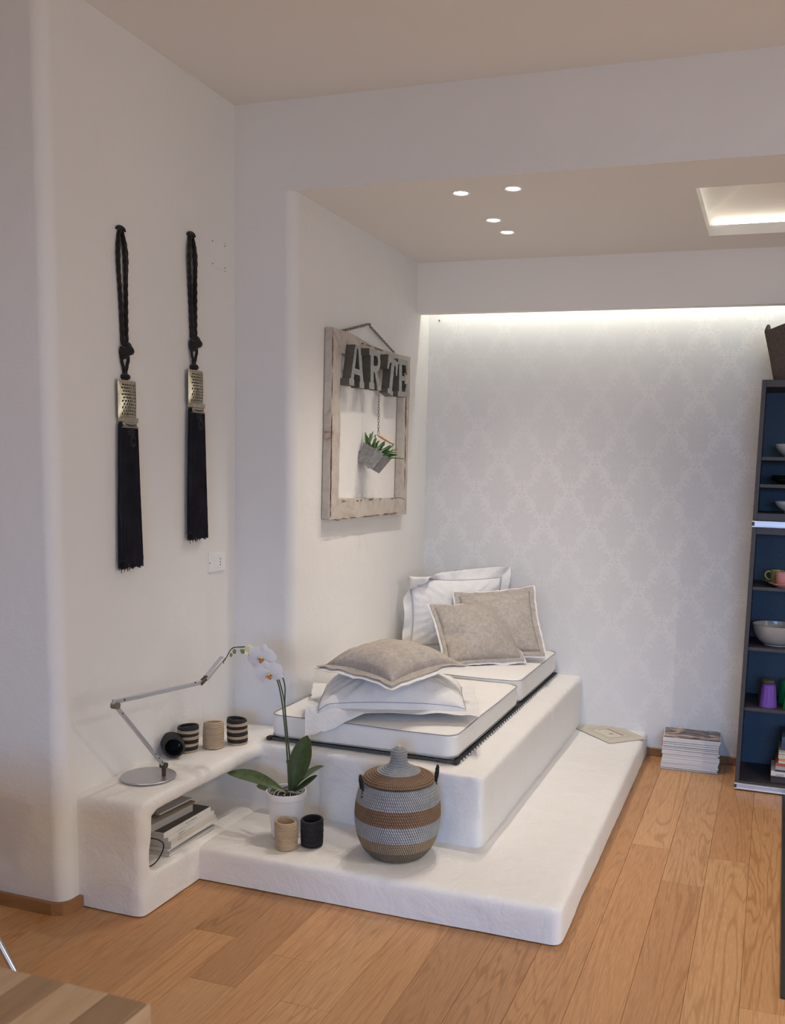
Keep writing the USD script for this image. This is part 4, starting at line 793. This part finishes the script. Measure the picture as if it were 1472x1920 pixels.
for L_, w, b_, az, el, ro, mm in LV: obj('leaf', orient(leafmesh(L_, w, b_, 18, .28, wide=.58, th=.0011), az, el, (.012*math.cos(az)+.008, .010*math.sin(az), Z0), ro), mm, t, smooth=70)
stem = curve([(.012, 0, .150), (.004, 0, .30), (-.013, 0, .46), (-.038, -.002, .585), (-.068, -.004, .645), (-.105, -.004, .683), (-.150, -.003, .698), (-.200, 0, .694), (-.226, .002, .688), (-.246, .004, .665), (-.270, .006, .632)], 90)
obj('stem', tube(stem, np.linspace(.0036, .0018, 90), 8), 'stem_green', t, smooth=60)
st2 = curve([(.020, .004, .150), (.010, .006, .30), (-.004, .006, .42), (-.012, .006, .50)], 40); obj('stem', tube(st2, .0032, 8), 'stem_green', t, smooth=60)
obj('stem', tube(curve([(-.010, .006, .478), (-.012, .008, .52), (-.016, .006, .585), (-.022, .004, .60)], 24), .0024, 8), 'stem_green', t, smooth=60)
obj('stem', tube(curve([(-.012, .006, .495), (-.022, .004, .55), (-.038, .0, .60)], 20), .0024, 8), 'stem_green', t, smooth=60)
for z in (.25, .255): pass
obj('tie', T(lathe([(.0, -.003), (.010, -.003), (.010, .003), (0, .003)], 16), (.009, .003, .285)), 'stem_green', t)
def petal(L_, w, cup):
    n_, K = 10, 9; f = np.linspace(0, 1, n_); s = np.linspace(-1, 1, K); V = []
    pr = np.sin(np.clip(f, .02, .985)**.72*PI)**.6
    for side in (1, -1):
        for i in range(n_): V.append(np.stack([np.full(K, f[i]*L_*.98)+.0*s, s*w/2*pr[i], cup*L_*(.30*f[i]-.38*f[i]**2)-.12*w*np.abs(s*pr[i])**2+side*.0005], 1))
    V = np.vstack(V); F = grid_faces(n_, K); return trimesh.Trimesh(V, np.vstack([F, F[:, ::-1]+n_*K]), process=False)
def flower(loc, face, roll, size, nm='flower'):
    """A moth orchid: three sepals, two broad petals, a lip; face is the way it looks."""
    x = UsdGeom.Xform.Define(stage, numbered(pth(t)+'/'+nm)); n_ = np.array(face, float); n_ /= np.linalg.norm(n_); s = np.cross([0, 0, 1.0], n_); s /= np.linalg.norm(s); u_ = np.cross(n_, s)
    a_, b_ = s*math.cos(roll)+u_*math.sin(roll), -s*math.sin(roll)+u_*math.cos(roll); R_ = np.eye(4); R_[:3, :3] = np.stack([a_, b_, n_], 1); R_[:3, 3] = loc; g_ = x.GetPrim()
    def put(m): m.apply_transform(R_); return m
    for an, L_, w, c, dz in ((90, .046, .036, .5, -.002), (212, .046, .034, .5, -.002), (328, .046, .034, .5, -.002), (14, .050, .058, .35, .001), (166, .050, .058, .35, .001)):
        m = petal(L_*size, w*size, c); m.apply_transform(trimesh.transformations.euler_matrix(0, 0, math.radians(an))); m.apply_translation((0, 0, dz)); obj('petal', put(m), 'petal', g_, smooth=70)
    lip = [T(trimesh.creation.icosphere(2, .0055*size).apply_scale((1, .8, 1.3)), (0, .001, .008)), T(trimesh.creation.icosphere(2, .005*size).apply_scale((.7, 1.9, .7)), (0, -.009*size, .011)), ]
    obj('lip', put(cat_mesh([orient(leafmesh(.016*size, .007, .7, 7, .3), math.radians(a), .8, (0, -.002, .005)) for a in (200, 250, 290, 340)]+[lip[1]])), 'lip_orange', g_, smooth=60); obj('column', put(lip[0]), 'lip_yellow', g_, smooth=60)
    return g_
flower((-.082, -.034, .672), (.15, -1, -.02), -.15, 1.12); flower((-.046, -.046, .618), (.22, -1, -.12), .35, 1.12); flower((-.122, .006, .660), (-.1, -1, .05), .5, 1.0)
ob = [trimesh.creation.icosphere(3, 1.0).apply_scale((.017, .015, .021)), trimesh.creation.icosphere(2, 1.0).apply_scale((.012, .011, .017))]
fb = obj('opening_bud', orient(ob[0], 0, .5, (-.150, -.010, .690)), 'bud_cream', t, smooth=60)
for k, (a_, e_) in enumerate(((.2, .4), (2.0, -.3), (3.6, .6), (5.0, .1))): obj('sepal', orient(leafmesh(.034, .024, .8, 9, .5), a_, e_, (-.150+.004*math.cos(a_), -.014, .684)), ['bud_cream', 'bud_green', 'bud_cream', 'bud_cream'][k], fb, smooth=60)
for q, s in (((-.183, .0, .683), 1.0), ((-.218, .0, .676), .75), ((-.232, .0, .662), .62), ((-.262, .006, .640), .35), ((-.268, .006, .628), .3)):
    obj('bud', T(trimesh.creation.icosphere(2, 1.0).apply_scale((.009*s, .009*s, .0125*s)), q), 'bud_green', t, smooth=60)
# ------------------------------------------------------------------ books and magazines
def book(name, label, cat, loc, L_, Wd, h, cover, spine_at='x+', rotz=0.0, group=None, pages='paper', soft=False, top=None):
    """A closed book lying flat: L_ along the spine, Wd across; the spine runs along local y at x = +Wd/2."""
    t = thing(name, label, cat, loc, rotz, group=group); c = .0006 if soft else .0022
    a, b = Wd/2, L_/2; over = 0 if soft else .003
    obj('pages', bx(-a+over+.0005, a-c, -b+over+.0005, b-over-.0005, c, h-c), pages, t)
    cov = unary_union([sbox(-a, 0, a, c), sbox(-a, h-c, a, h), sbox(a-c, 0, a, h)])
    m = extr(cov, L_); p = np.array(m.vertices); m.vertices = np.stack([p[:, 0], b-p[:, 2], p[:, 1]], 1); obj('cover', m, cover, t, smooth=False)
    if top: obj('cover_print', bx(-a+.002, a-.002, -b+.002, b-.002, h, h+.0004), top, t)
    return t
# the heap in the bench recess, spines towards the room
z = .1365
HEAP = [('thin white magazine at the bottom of the heap in the bench recess', .284, .205, .0075, 'book_white', True, .000, .000), ('thin grey magazine second from the bottom of the heap in the bench recess', .28, .20, .0065, 'book_grey', True, .002, .004),
        ('white magazine third from the bottom of the heap in the bench recess', .282, .205, .0085, 'book_white', True, -.008, .000), ('white paperback fourth from the bottom of the bench heap', .285, .215, .0125, 'book_white', True, .004, .012),
        ('cream softback fifth from the bottom of the bench heap', .285, .21, .0125, 'book_cream', True, .002, .008), ('white softback sixth from the bottom of the bench heap', .287, .20, .0150, 'book_white', True, -.004, .004),
        ('broad white book with black photo cover in the bench heap', .285, .22, .0200, 'book_white', False, -.010, -.010)]
for k, (lb, L_, Wd, h, cv, soft, dx, dy) in enumerate(HEAP):
    b = book('book', lb, 'book', (-1.898-Wd/2+dx, 2.685+L_/2+dy, z), L_, Wd, h, cv, soft=soft, top='book_dark' if k == 6 else None, rotz=[.01, -.01, .03, -.015, .01, .0, -.01][k]); z += h+.0007
    if k in (4, 5, 6):
        r2 = np.random.default_rng(k); w0 = [(.04, .07), (.06, .11), (.13, .20)][k-4]
        ts = [bx(Wd/2, Wd/2+.0004, -L_/2+w0[0]+q*.0085, -L_/2+w0[0]+q*.0085+r2.uniform(.003, .006), h*.35, h*.62) for q in range(int((w0[1]-w0[0])/.0085))]
        obj('spine_lettering', cat_mesh(ts), 'ink_grey', b, kind='stuff')
b = book('book', 'smaller pale green-grey hardback set back on the bench heap', 'book', (-1.945-.085, 2.665+.115, z), .235, .17, .026, 'book_grey', rotz=-.05); z += .0267
book('book', 'thin brown softback near the top of the bench heap', 'book', (-1.952-.075, 2.72+.10, z), .20, .15, .005, 'book_brown', soft=True, rotz=-.12, top='book_brown'); z += .006
t = thing('notebook', 'slim pale notebook with dark spiral wire lying topmost on the bench heap', 'notebook', (-2.035, 2.83, z), -.06)
obj('pages', bx(-.07, .07, -.09, .09, 0, .005, .0005), 'book_cream', t); obj('cover', bx(-.071, .071, -.091, .091, .005, .0065), 'book_grey', t)
obj('spiral_wire', cat_mesh([tube(np.array([(-.055+.010*k+.001*math.cos(a), -.092+.004*math.sin(a), .003+.0055*math.cos(a)) for a in np.linspace(0, 2*PI, 12)]), .0009, 4) for k in range(12)]), 'ink', t, kind='stuff')
P = curve([(-1.960, 2.571, .262), (-1.895, 2.585, .241), (-1.886, 2.618, .222), (-1.886, 2.640, .193), (-1.888, 2.626, .168), (-1.894, 2.585, .146), (-1.94, 2.572, .140)], 60)
keys(obj('black_cable', tube(P, .0022, 7), 'cord_black', smooth=60), 'thin black cable looping out beside the books in the bench recess', 'cable')
# magazines on the floor by the wallpaper
z = .0; r2 = np.random.default_rng(31); TH = [.0095, .008, .0105, .008, .0085, .0105, .0105, .0115, .0095, .0105, .0085, .0105, .0095, .0100, .0115, .0100]
ORD = ['lowest', 'second from the floor', 'third from the floor', 'fourth from the floor', 'fifth from the floor', 'sixth from the floor', 'seventh from the floor', 'eighth from the floor', 'eighth from the top', 'seventh from the top', 'sixth from the top', 'fifth from the top', 'fourth from the top', 'third from the top', 'second from the top', 'topmost']
for k, h in enumerate(TH):
    red = k == 11
    lb = f'glossy magazine with photo cover, {ORD[k]} in the pile by the wallpaper' if k == 15 else (f'white magazine with a red edge, {ORD[k]} in the pile by the wallpaper' if red else f'white-spined magazine, {ORD[k]} in the pile by the wallpaper')
    L_ = .278+r2.uniform(-.003, .003); dx, dy = r2.uniform(-.0045, .0045), r2.uniform(-.004, .004)
    yc = (4.862+4.866)/2+.098
    t = thing('magazine', lb, 'magazine', (-.3235+dx, 4.9485+dy, z+.0002), .062+r2.uniform(-.012, .012)-PI/2, group='magazines piled on the floor by the wallpaper')
    a, b, c = .1, L_/2, .0011
    obj('pages', bx(-a+.001, a-c, -b, b, c, h-c), 'paper', t)
    cov = unary_union([sbox(-a, 0, a, c), sbox(-a, h-c, a, h), sbox(a-c*.8, c*.9, a, h-c*.9)]); m = extr(cov, L_); p = np.array(m.vertices); m.vertices = np.stack([p[:, 0], b-p[:, 2], p[:, 1]], 1)
    obj('cover', m, 'book_white', t, smooth=False)
    if k in (1, 2, 6, 8, 10, 12, 13, 14, 0): obj('back_cover', bx(-a, a+.0004, -b, b, -.0004, .0012), 'book_grey' if k in (2, 6, 8) else 'book_dark', t)
    if red: obj('back_cover', bx(-a, a+.0004, -b, b, h-.0012, h+.0003), 'book_red', t)
    if k == 15: obj('cover_photo', bx(-a+.001, a-.003, -b+.001, b-.001, h, h+.0004), 'cover_photo', t, label='cover photograph in brown and skin tones')
    z += h+.0006
# matted print on the back of the step
t = thing('matted_print', 'small engraved print in a cream mat board lying on the back of the step', 'print', (-.745, 4.945, .1265), math.radians(-45))
a, b, c, d = .165, .118, .085, .055
obj('mat_board', T(extr(sbox(-a, -b, a, b).difference(sbox(-c, -d, c, d)), .003), (0, 0, 0)), 'mat_board', t, smooth=False)
obj('backing', bx(-a+.003, a-.003, -b+.003, b-.003, -.0015, 0), 'paper', t); obj('sheet', bx(-c-.004, c+.004, -d-.004, d+.004, 0, .0008), 'print_paper', t)
obj('picture', extr(sbox(-c+.012, d-.028, c-.014, d-.010).union(sbox(-c+.012, -d+.03, -c+.022, d-.010)).union(Point(.02, -.005).buffer(.012)), .0003, .0008), 'print_red', t, smooth=False)
for q in (.012, .020): obj('ruled_line', extr(sbox(-c-q, -d-q, c+q, d+q).difference(sbox(-c-q+.001, -d-q+.001, c+q-.001, d+q-.001)), .0003, .003), 'ink_grey', t, smooth=False)

# ------------------------------------------------------------------ dark shelf cabinet at the right edge
CX0, CX1, CY0, CY1 = -.092, .74, 4.664, 5.045
t = thing('shelf_cabinet', 'tall dark open cabinet with blue back panels and aluminium strips at the right', 'cabinet', (CX0, CY0, 0))
Wc, D = CX1-CX0, CY1-CY0
for nm, z0, z1 in (('upper_unit', 1.292, 1.931), ('lower_unit', .036, 1.260)):
    u_ = keys(UsdGeom.Xform.Define(stage, numbered(pth(t)+'/'+nm)).GetPrim())
    obj('side_panel', bx(0, .0195, 0, D, z0, z1, .001), 'cabinet_dark', u_); obj('side_panel', bx(Wc-.0195, Wc, 0, D, z0, z1, .001), 'cabinet_dark', u_)
    obj('top_panel', bx(.0195, Wc-.0195, 0, D, z1-.032, z1, .001), 'cabinet_dark', u_); obj('bottom_panel', bx(.0195, Wc-.0195, 0, D, z0, z0+(.034 if z0 > 1 else .006), .001), 'cabinet_dark', u_)
    obj('back_panel', bx(.0195, Wc-.0195, D-.045, D-.035, z0+.006, z1-.01), 'blue_panel', u_)
    for z in ((1.568, 1.443) if z0 > 1 else (.965, .677, .386)): obj('shelf', bx(.0200, Wc-.0200, .012, D-.046, z, z+.017, .001), 'cabinet_dark', u_)
for z0, z1 in ((1.2605, 1.2915), (.005, .0355)):
    s_ = obj('aluminium_strip', bx(.002, Wc, -.012, D, z0, z1-.001, .001), 'alu', t)
    for q in (z0+.002, z1-.006): obj('ridge', bx(-.001, Wc, -.018, -.011, q, q+.005, .001), 'alu_bright', s_)
    obj('end_cap', bx(-.002, .010, -.0145, -.002, z0+.006, z1-.007, .001), 'lamp_dark', s_)
obj('plinth', bx(.03, Wc-.03, .02, D, 0, .006), 'cabinet_dark', t)
# felt basket on top
t = thing('felt_basket', 'dark brown square felt basket with raised rim on top of the cabinet', 'basket', (.115, 4.83, 1.932))
def sq(n_, r, c=.012):
    o = sbox(-r, -r, r, r).buffer(-c).buffer(c, 4); P = np.array([o.exterior.interpolate(f, normalized=True).coords[0] for f in np.linspace(0, 1, n_, endpoint=False)]); return P
n_, L = 96, []
for r_, zf, inn in ((.150, 0, 0), (.156, .10, 0), (.172, .45, 0), (.198, .95, 0), (.200, 1.0, 0), (.194, 1.0, 1), (.168, .45, 1), (.148, .03, 1)):
    P = sq(n_, r_); e = 1-np.minimum(np.abs(np.abs(P[:, 0])/r_), np.abs(np.abs(P[:, 1])/r_)); hgt = .212+.055*np.sin(np.clip(e, 0, 1)*PI/2)**1.2
    L.append(np.c_[P, hgt*zf])
V = np.vstack(L); F = grid_faces(len(L), n_, True); V = np.vstack([V, [0, 0, 0], [0, 0, .01]]); q = np.arange(n_); q2 = (q+1) % n_
F = np.vstack([F, np.stack([np.full(n_, len(V)-2), q2, q], 1), np.stack([np.full(n_, len(V)-1), (len(L)-1)*n_+q, (len(L)-1)*n_+q2], 1)]); m = trimesh.Trimesh(V, F, process=False)
if m.volume < 0: m.invert()
obj('body', T(m, rot=(0, 0, math.radians(-4))), 'wicker_brown', t, smooth=35); obj('lining', T(bx(-.145, .145, -.145, .145, .012, .018), rot=(0, 0, math.radians(-4))), 'felt_inner', t)
def bowl(name, label, loc, r, h, foot, m_, grp=None, th=.004, curve_=.55):
    t = thing(name, label, 'bowl', loc, group=grp); f = np.linspace(0, 1, 14); pr = [(0, .0), (foot, 0), (foot, .005)]
    pr += [(foot+(r-foot)*math.sin(q*PI/2)**(.9), .005+(h-.005)*(1-math.cos(q*PI/2))**curve_) for q in f[1:]]
    inn = [(max(a-th, 0), b_+(.001 if i == len(pr)-1 else th*.7)) for i, (a, b_) in enumerate(pr[3:], 3)][::-1]
    obj('bowl_body', lathe(pr+inn+[(0, .009)], 64), m_, t, smooth=60); obj('foot_ring', lathe([(foot-.004, -.0), (foot+.001, 0), (foot+.001, .006), (foot-.004, .006), (foot-.004, 0)], 40), m_, t)
    return t
bowl('bowl', 'white ceramic bowl on the highest cabinet shelf', (.066, 4.80, 1.586), .083, .060, .038, 'ceramic_white', 'white bowls in the upper cabinet')
bowl('bowl', 'white ceramic bowl on the floor of the upper cabinet unit', (.082, 4.80, 1.327), .083, .052, .036, 'ceramic_white', 'white bowls in the upper cabinet')
for k in range(3):
    t = thing('dark_dish', f'black shallow dish on the middle upper cabinet shelf, {["lowest", "middle", "topmost"][k]} of three', 'dish', (.068, 4.80, 1.4615+k*.0085), group='black dishes nested in the cabinet')
    obj('dish_body', lathe([(0, 0), (.055, 0), (.060, .003), (.088, .017), (.095, .022), (.094, .0235), (.086, .019), (.056, .006), (0, .005)], 56), 'plate_black', t); obj('foot_ring', lathe([(.05, -.0008), (.056, -.0008), (.056, .002), (.05, .002), (.05, -.0008)], 40), 'plate_black', t)
def cup_saucer(col, m_, loc, az, lab):
    s_ = thing('saucer', f'{col} ceramic saucer under the {col} cup in the cabinet', 'saucer', loc)
    obj('dish', lathe([(0, 0), (.034, 0), (.040, .003), (.060, .012), (.0725, .018), (.0715, .0195), (.058, .0145), (.036, .006), (0, .005)], 56), m_, s_); obj('foot_ring', lathe([(.030, -.0008), (.035, -.0008), (.035, .002), (.03, .002), (.03, -.0008)], 32), m_, s_)
    c_ = thing('tea_cup', f'{col} straight-sided ceramic tea cup on its saucer in the cabinet', 'cup', (loc[0], loc[1], loc[2]+.0058), az)
    obj('cup_body', lathe([(0, 0), (.028, 0), (.034, .006), (.0385, .02), (.0405, .040), (.0415, .062), (.0385, .062), (.0375, .040), (.035, .020), (.028, .008), (0, .006)], 48), m_, c_)
    obj('handle', tube(curve([(.038, 0, .052), (.054, 0, .056), (.064, 0, .042), (.056, 0, .024), (.037, 0, .018)], 30), .0044, 10), m_, c_, smooth=60)
cup_saucer('olive', 'cup_olive', (.042, 4.815, .983), math.radians(192), 'back'); cup_saucer('pink', 'cup_pink', (.068, 4.722, .983), math.radians(20), 'front')
b = bowl('mixing_bowl', 'large grey ceramic mixing bowl with pouring lip in the cabinet', (.052, 4.795, .695), .116, .098, .058, 'ceramic_grey', None, .005, .7)
obj('pouring_lip', orient(leafmesh(.05, .055, -.35, 9, .55, th=.0022, wide=.3), math.radians(-40), .35, (.098*math.cos(-.7), .098*math.sin(-.7), .082)), 'ceramic_grey', b, smooth=60)
def tumbler(col, m_, loc, label):
    """A faceted tumbler standing upside down."""
    t = thing('glass_tumbler', label, 'glass', loc, group=None); n_ = 10; L = []
    for r, z, fl in ((.0405, 0, 0), (.0410, .010, 0), (.0385, .034, .3), (.0345, .075, 1), (.0315, .100, .9), (.0290, .108, .4)):
        a_ = np.arange(80)*2*PI/80; k_ = math.pi/n_; fac = np.cos(k_)/np.cos(((a_+k_) % (2*k_))-k_); rr = r*(1-fl+fl*fac); L.append(np.stack([rr*np.cos(a_), rr*np.sin(a_), np.full(80, z)], 1))
    for r, z in ((.0255, .096), (.033, .055), (.0375, .010), (.0385, 0)):
        a_ = np.arange(80)*2*PI/80; L.append(np.stack([r*np.cos(a_), r*np.sin(a_), np.full(80, z)], 1))
    o, i_ = L[:6], L[6:]; V = np.vstack(o+i_); F = grid_faces(10, 80, True); q = np.arange(80); q2 = (q+1) % 80
    F = F[~((F//80 == 5).any(1) & (F//80 == 6).any(1))]; V = np.vstack([V, [0, 0, .1085], [0, 0, .096]])
    F = np.vstack([F, np.stack([np.full(80, 800), 400+q, 400+q2], 1), np.stack([np.full(80, 801), 480+q2, 480+q], 1), np.stack([720+q, 720+q2, q2], 1), np.stack([720+q, q2, q], 1)])
    m = trimesh.Trimesh(V, F, process=False); m.fix_normals(); obj('glass_body', m, m_, t, smooth=25)
    obj('base_disc', T(lathe([(0, 0), (.026, 0), (.027, .001), (.026, .002), (0, .002)], 40), (0, 0, .1085)), m_, t)
tumbler('purple', 'glass_purple', (.034, 4.735, .4035), 'purple faceted tumbler upside down at the front of the low shelf'); tumbler('olive', 'glass_olive', (.028, 4.835, .4035), 'olive-brown faceted tumbler upside down behind the purple one')
tumbler('green', 'glass_green', (.118, 4.845, .4035), 'green faceted tumbler upside down at the back of the low shelf'); tumbler('green', 'glass_green', (.142, 4.735, .4035), 'green faceted tumbler upside down at the front of the low shelf, partly out of view')
# bottom compartment: books on a low grey box, spines to the front
t = thing('low_box', 'dull dark grey low box under the books at the bottom of the cabinet', 'box', (.215, 4.80, .0425)); obj('box_body', bx(-.145, .145, -.10, .10, 0, .026, .002), 'soot', t); obj('box_lid', bx(-.147, .147, -.102, .102, .026, .032, .002), 'soot', t)
z = .0425+.0327
CB = [('thick cream magazine lowest on the grey box in the cabinet', .012, 'book_white', -.092, 'paper'), ('white magazine second from the bottom in the cabinet book pile', .010, 'book_white', -.092, 'paper'), ('thin black folder in the cabinet book pile', .008, 'book_dark', -.075, 'paper'),
      ('grey magazine above the black folder in the cabinet', .018, 'book_grey', -.074, 'paper'), ('dark red book in the cabinet book pile', .014, 'book_red', -.074, 'paper'), ('thin white book above the dark red one in the cabinet', .011, 'book_cream', -.062, 'paper'),
      ('orange-spined book in the cabinet book pile', .011, 'book_orange', -.060, 'paper'), ('cream book with black spine lettering in the cabinet', .019, 'book_cream', -.064, 'paper'), ('olive book with pale band in the cabinet book pile', .022, 'book_olive', -.064, 'paper'),
      ('navy blue book second from the top of the cabinet pile', .034, 'book_blue', -.056, 'paper'), ('dark teal-blue book on top of the cabinet pile', .030, 'blue_panel', -.054, 'paper')]
for k, (lb, h, cv, xo, pg) in enumerate(CB):
    b = book('book', lb, 'book', (.215+xo+.092-.03+.02, 4.80, z), .27, .19, h, cv, rotz=-PI/2, soft=h < .0125); z += h+.0006
    if k == 7: obj('spine_lettering', cat_mesh([bx(.0952, .0956, -.075+q*.011, -.075+q*.011+.006, .005, .013) for q in range(8)]), 'ink', b, kind='stuff')
    if k == 8: obj('band', bx(.0952, .0956, -.134, .134, .004, .011), 'book_cream', b)
    if k == 0: obj('band', cat_mesh([bx(.0952, .0956, -.112, -.075, .003, .009), bx(.0952, .0956, -.055, -.045, .003, .009)]), 'book_grey', b, kind='stuff')

# ------------------------------------------------------------------ rug
t = thing('rug', 'teal and olive checked woven rug with black bound edge at the right', 'rug', (.112, 2.775, .0005), math.radians(-.45))
obj('weave', bx(.028, 1.37, .028, 1.84, 0, .006), 'rug_weave', t)
for a in ((0, .030, 0, 1.868), (1.368, 1.398, 0, 1.868), (.030, 1.368, 0, .030), (.030, 1.368, 1.838, 1.868)): obj('binding', bx(*a, 0, .008, .003), 'zip_black', t)

# ------------------------------------------------------------------ table in the near left corner and a chair beyond it
t = thing('wooden_table', 'butcher-block wooden table in striped tones at the near left', 'table', (-1.60, .40, 0))
xs = [.822, .757, .682, .622, .545, .47, .40, .31, .235, .16, .08, 0, -.075, -.16, -.23, -.31, -.40, -.48, -.55, -.64, -.72, -.82]; top = .75
for k, (a, b) in enumerate(zip(xs[:-1], xs[1:])): obj('top_board', bx(b+.0002, a-.0002, -.65, .648, top-.062, top, .0018 if k else .003), 'table_dark' if k % 2 == 0 else 'table_light', t)
obj('edge_band', bx(.8222, .828, -.65, .648, top-.062, top-.0005, .002), 'table_light', t)
for sx in (-.72, .66):
    for s2 in (-.55, .50): obj('leg', bx(sx-.035, sx+.035, s2-.035, s2+.035, 0, top-.062, .004), 'table_light', t)
for s2 in (-.55, .50): obj('apron', bx(-.685, .625, s2-.012, s2+.012, top-.15, top-.0625, .002), 'table_light', t)
t = thing('tube_chair', 'chair with splayed chrome tube legs standing beyond the table', 'chair', (-2.40, 1.95, 0))
lg = [((.20, .05, .465), (.465, .086, .0)), ((.17, -.15, .465), (.40, -.24, 0)), ((-.17, .13, .465), (-.36, .20, 0)), ((-.17, -.15, .465), (-.36, -.24, 0))]
for p, q in lg: l = obj('leg', tube([p, (np.array(p)+q)/2, q], .0095, 14), 'chrome', t, smooth=60); obj('foot_cap', T(lathe([(0, 0), (.011, 0), (.0115, .010), (.010, .012), (0, .012)], 18), (q[0], q[1], 0)), 'lamp_dark', l)
obj('seat', T(slab(.205, .20, .05, [(0, .01), (.006, .002), (.018, 0), (.026, .008)], crown=.002), (0, -.01, .462)), 'white_plastic', t)
for s in (-1, 1): obj('back_post', tube(curve([(-.17, s*.16, .468), (-.21, s*.165, .62), (-.235, s*.16, .80)], 16), .0095, 12), 'chrome', t, smooth=60)
obj('backrest', T(bx(-.010, .010, -.18, .18, -.11, .11, .004), (-.222, 0, .75), (0, -.14, 0)), 'white_plastic', t)
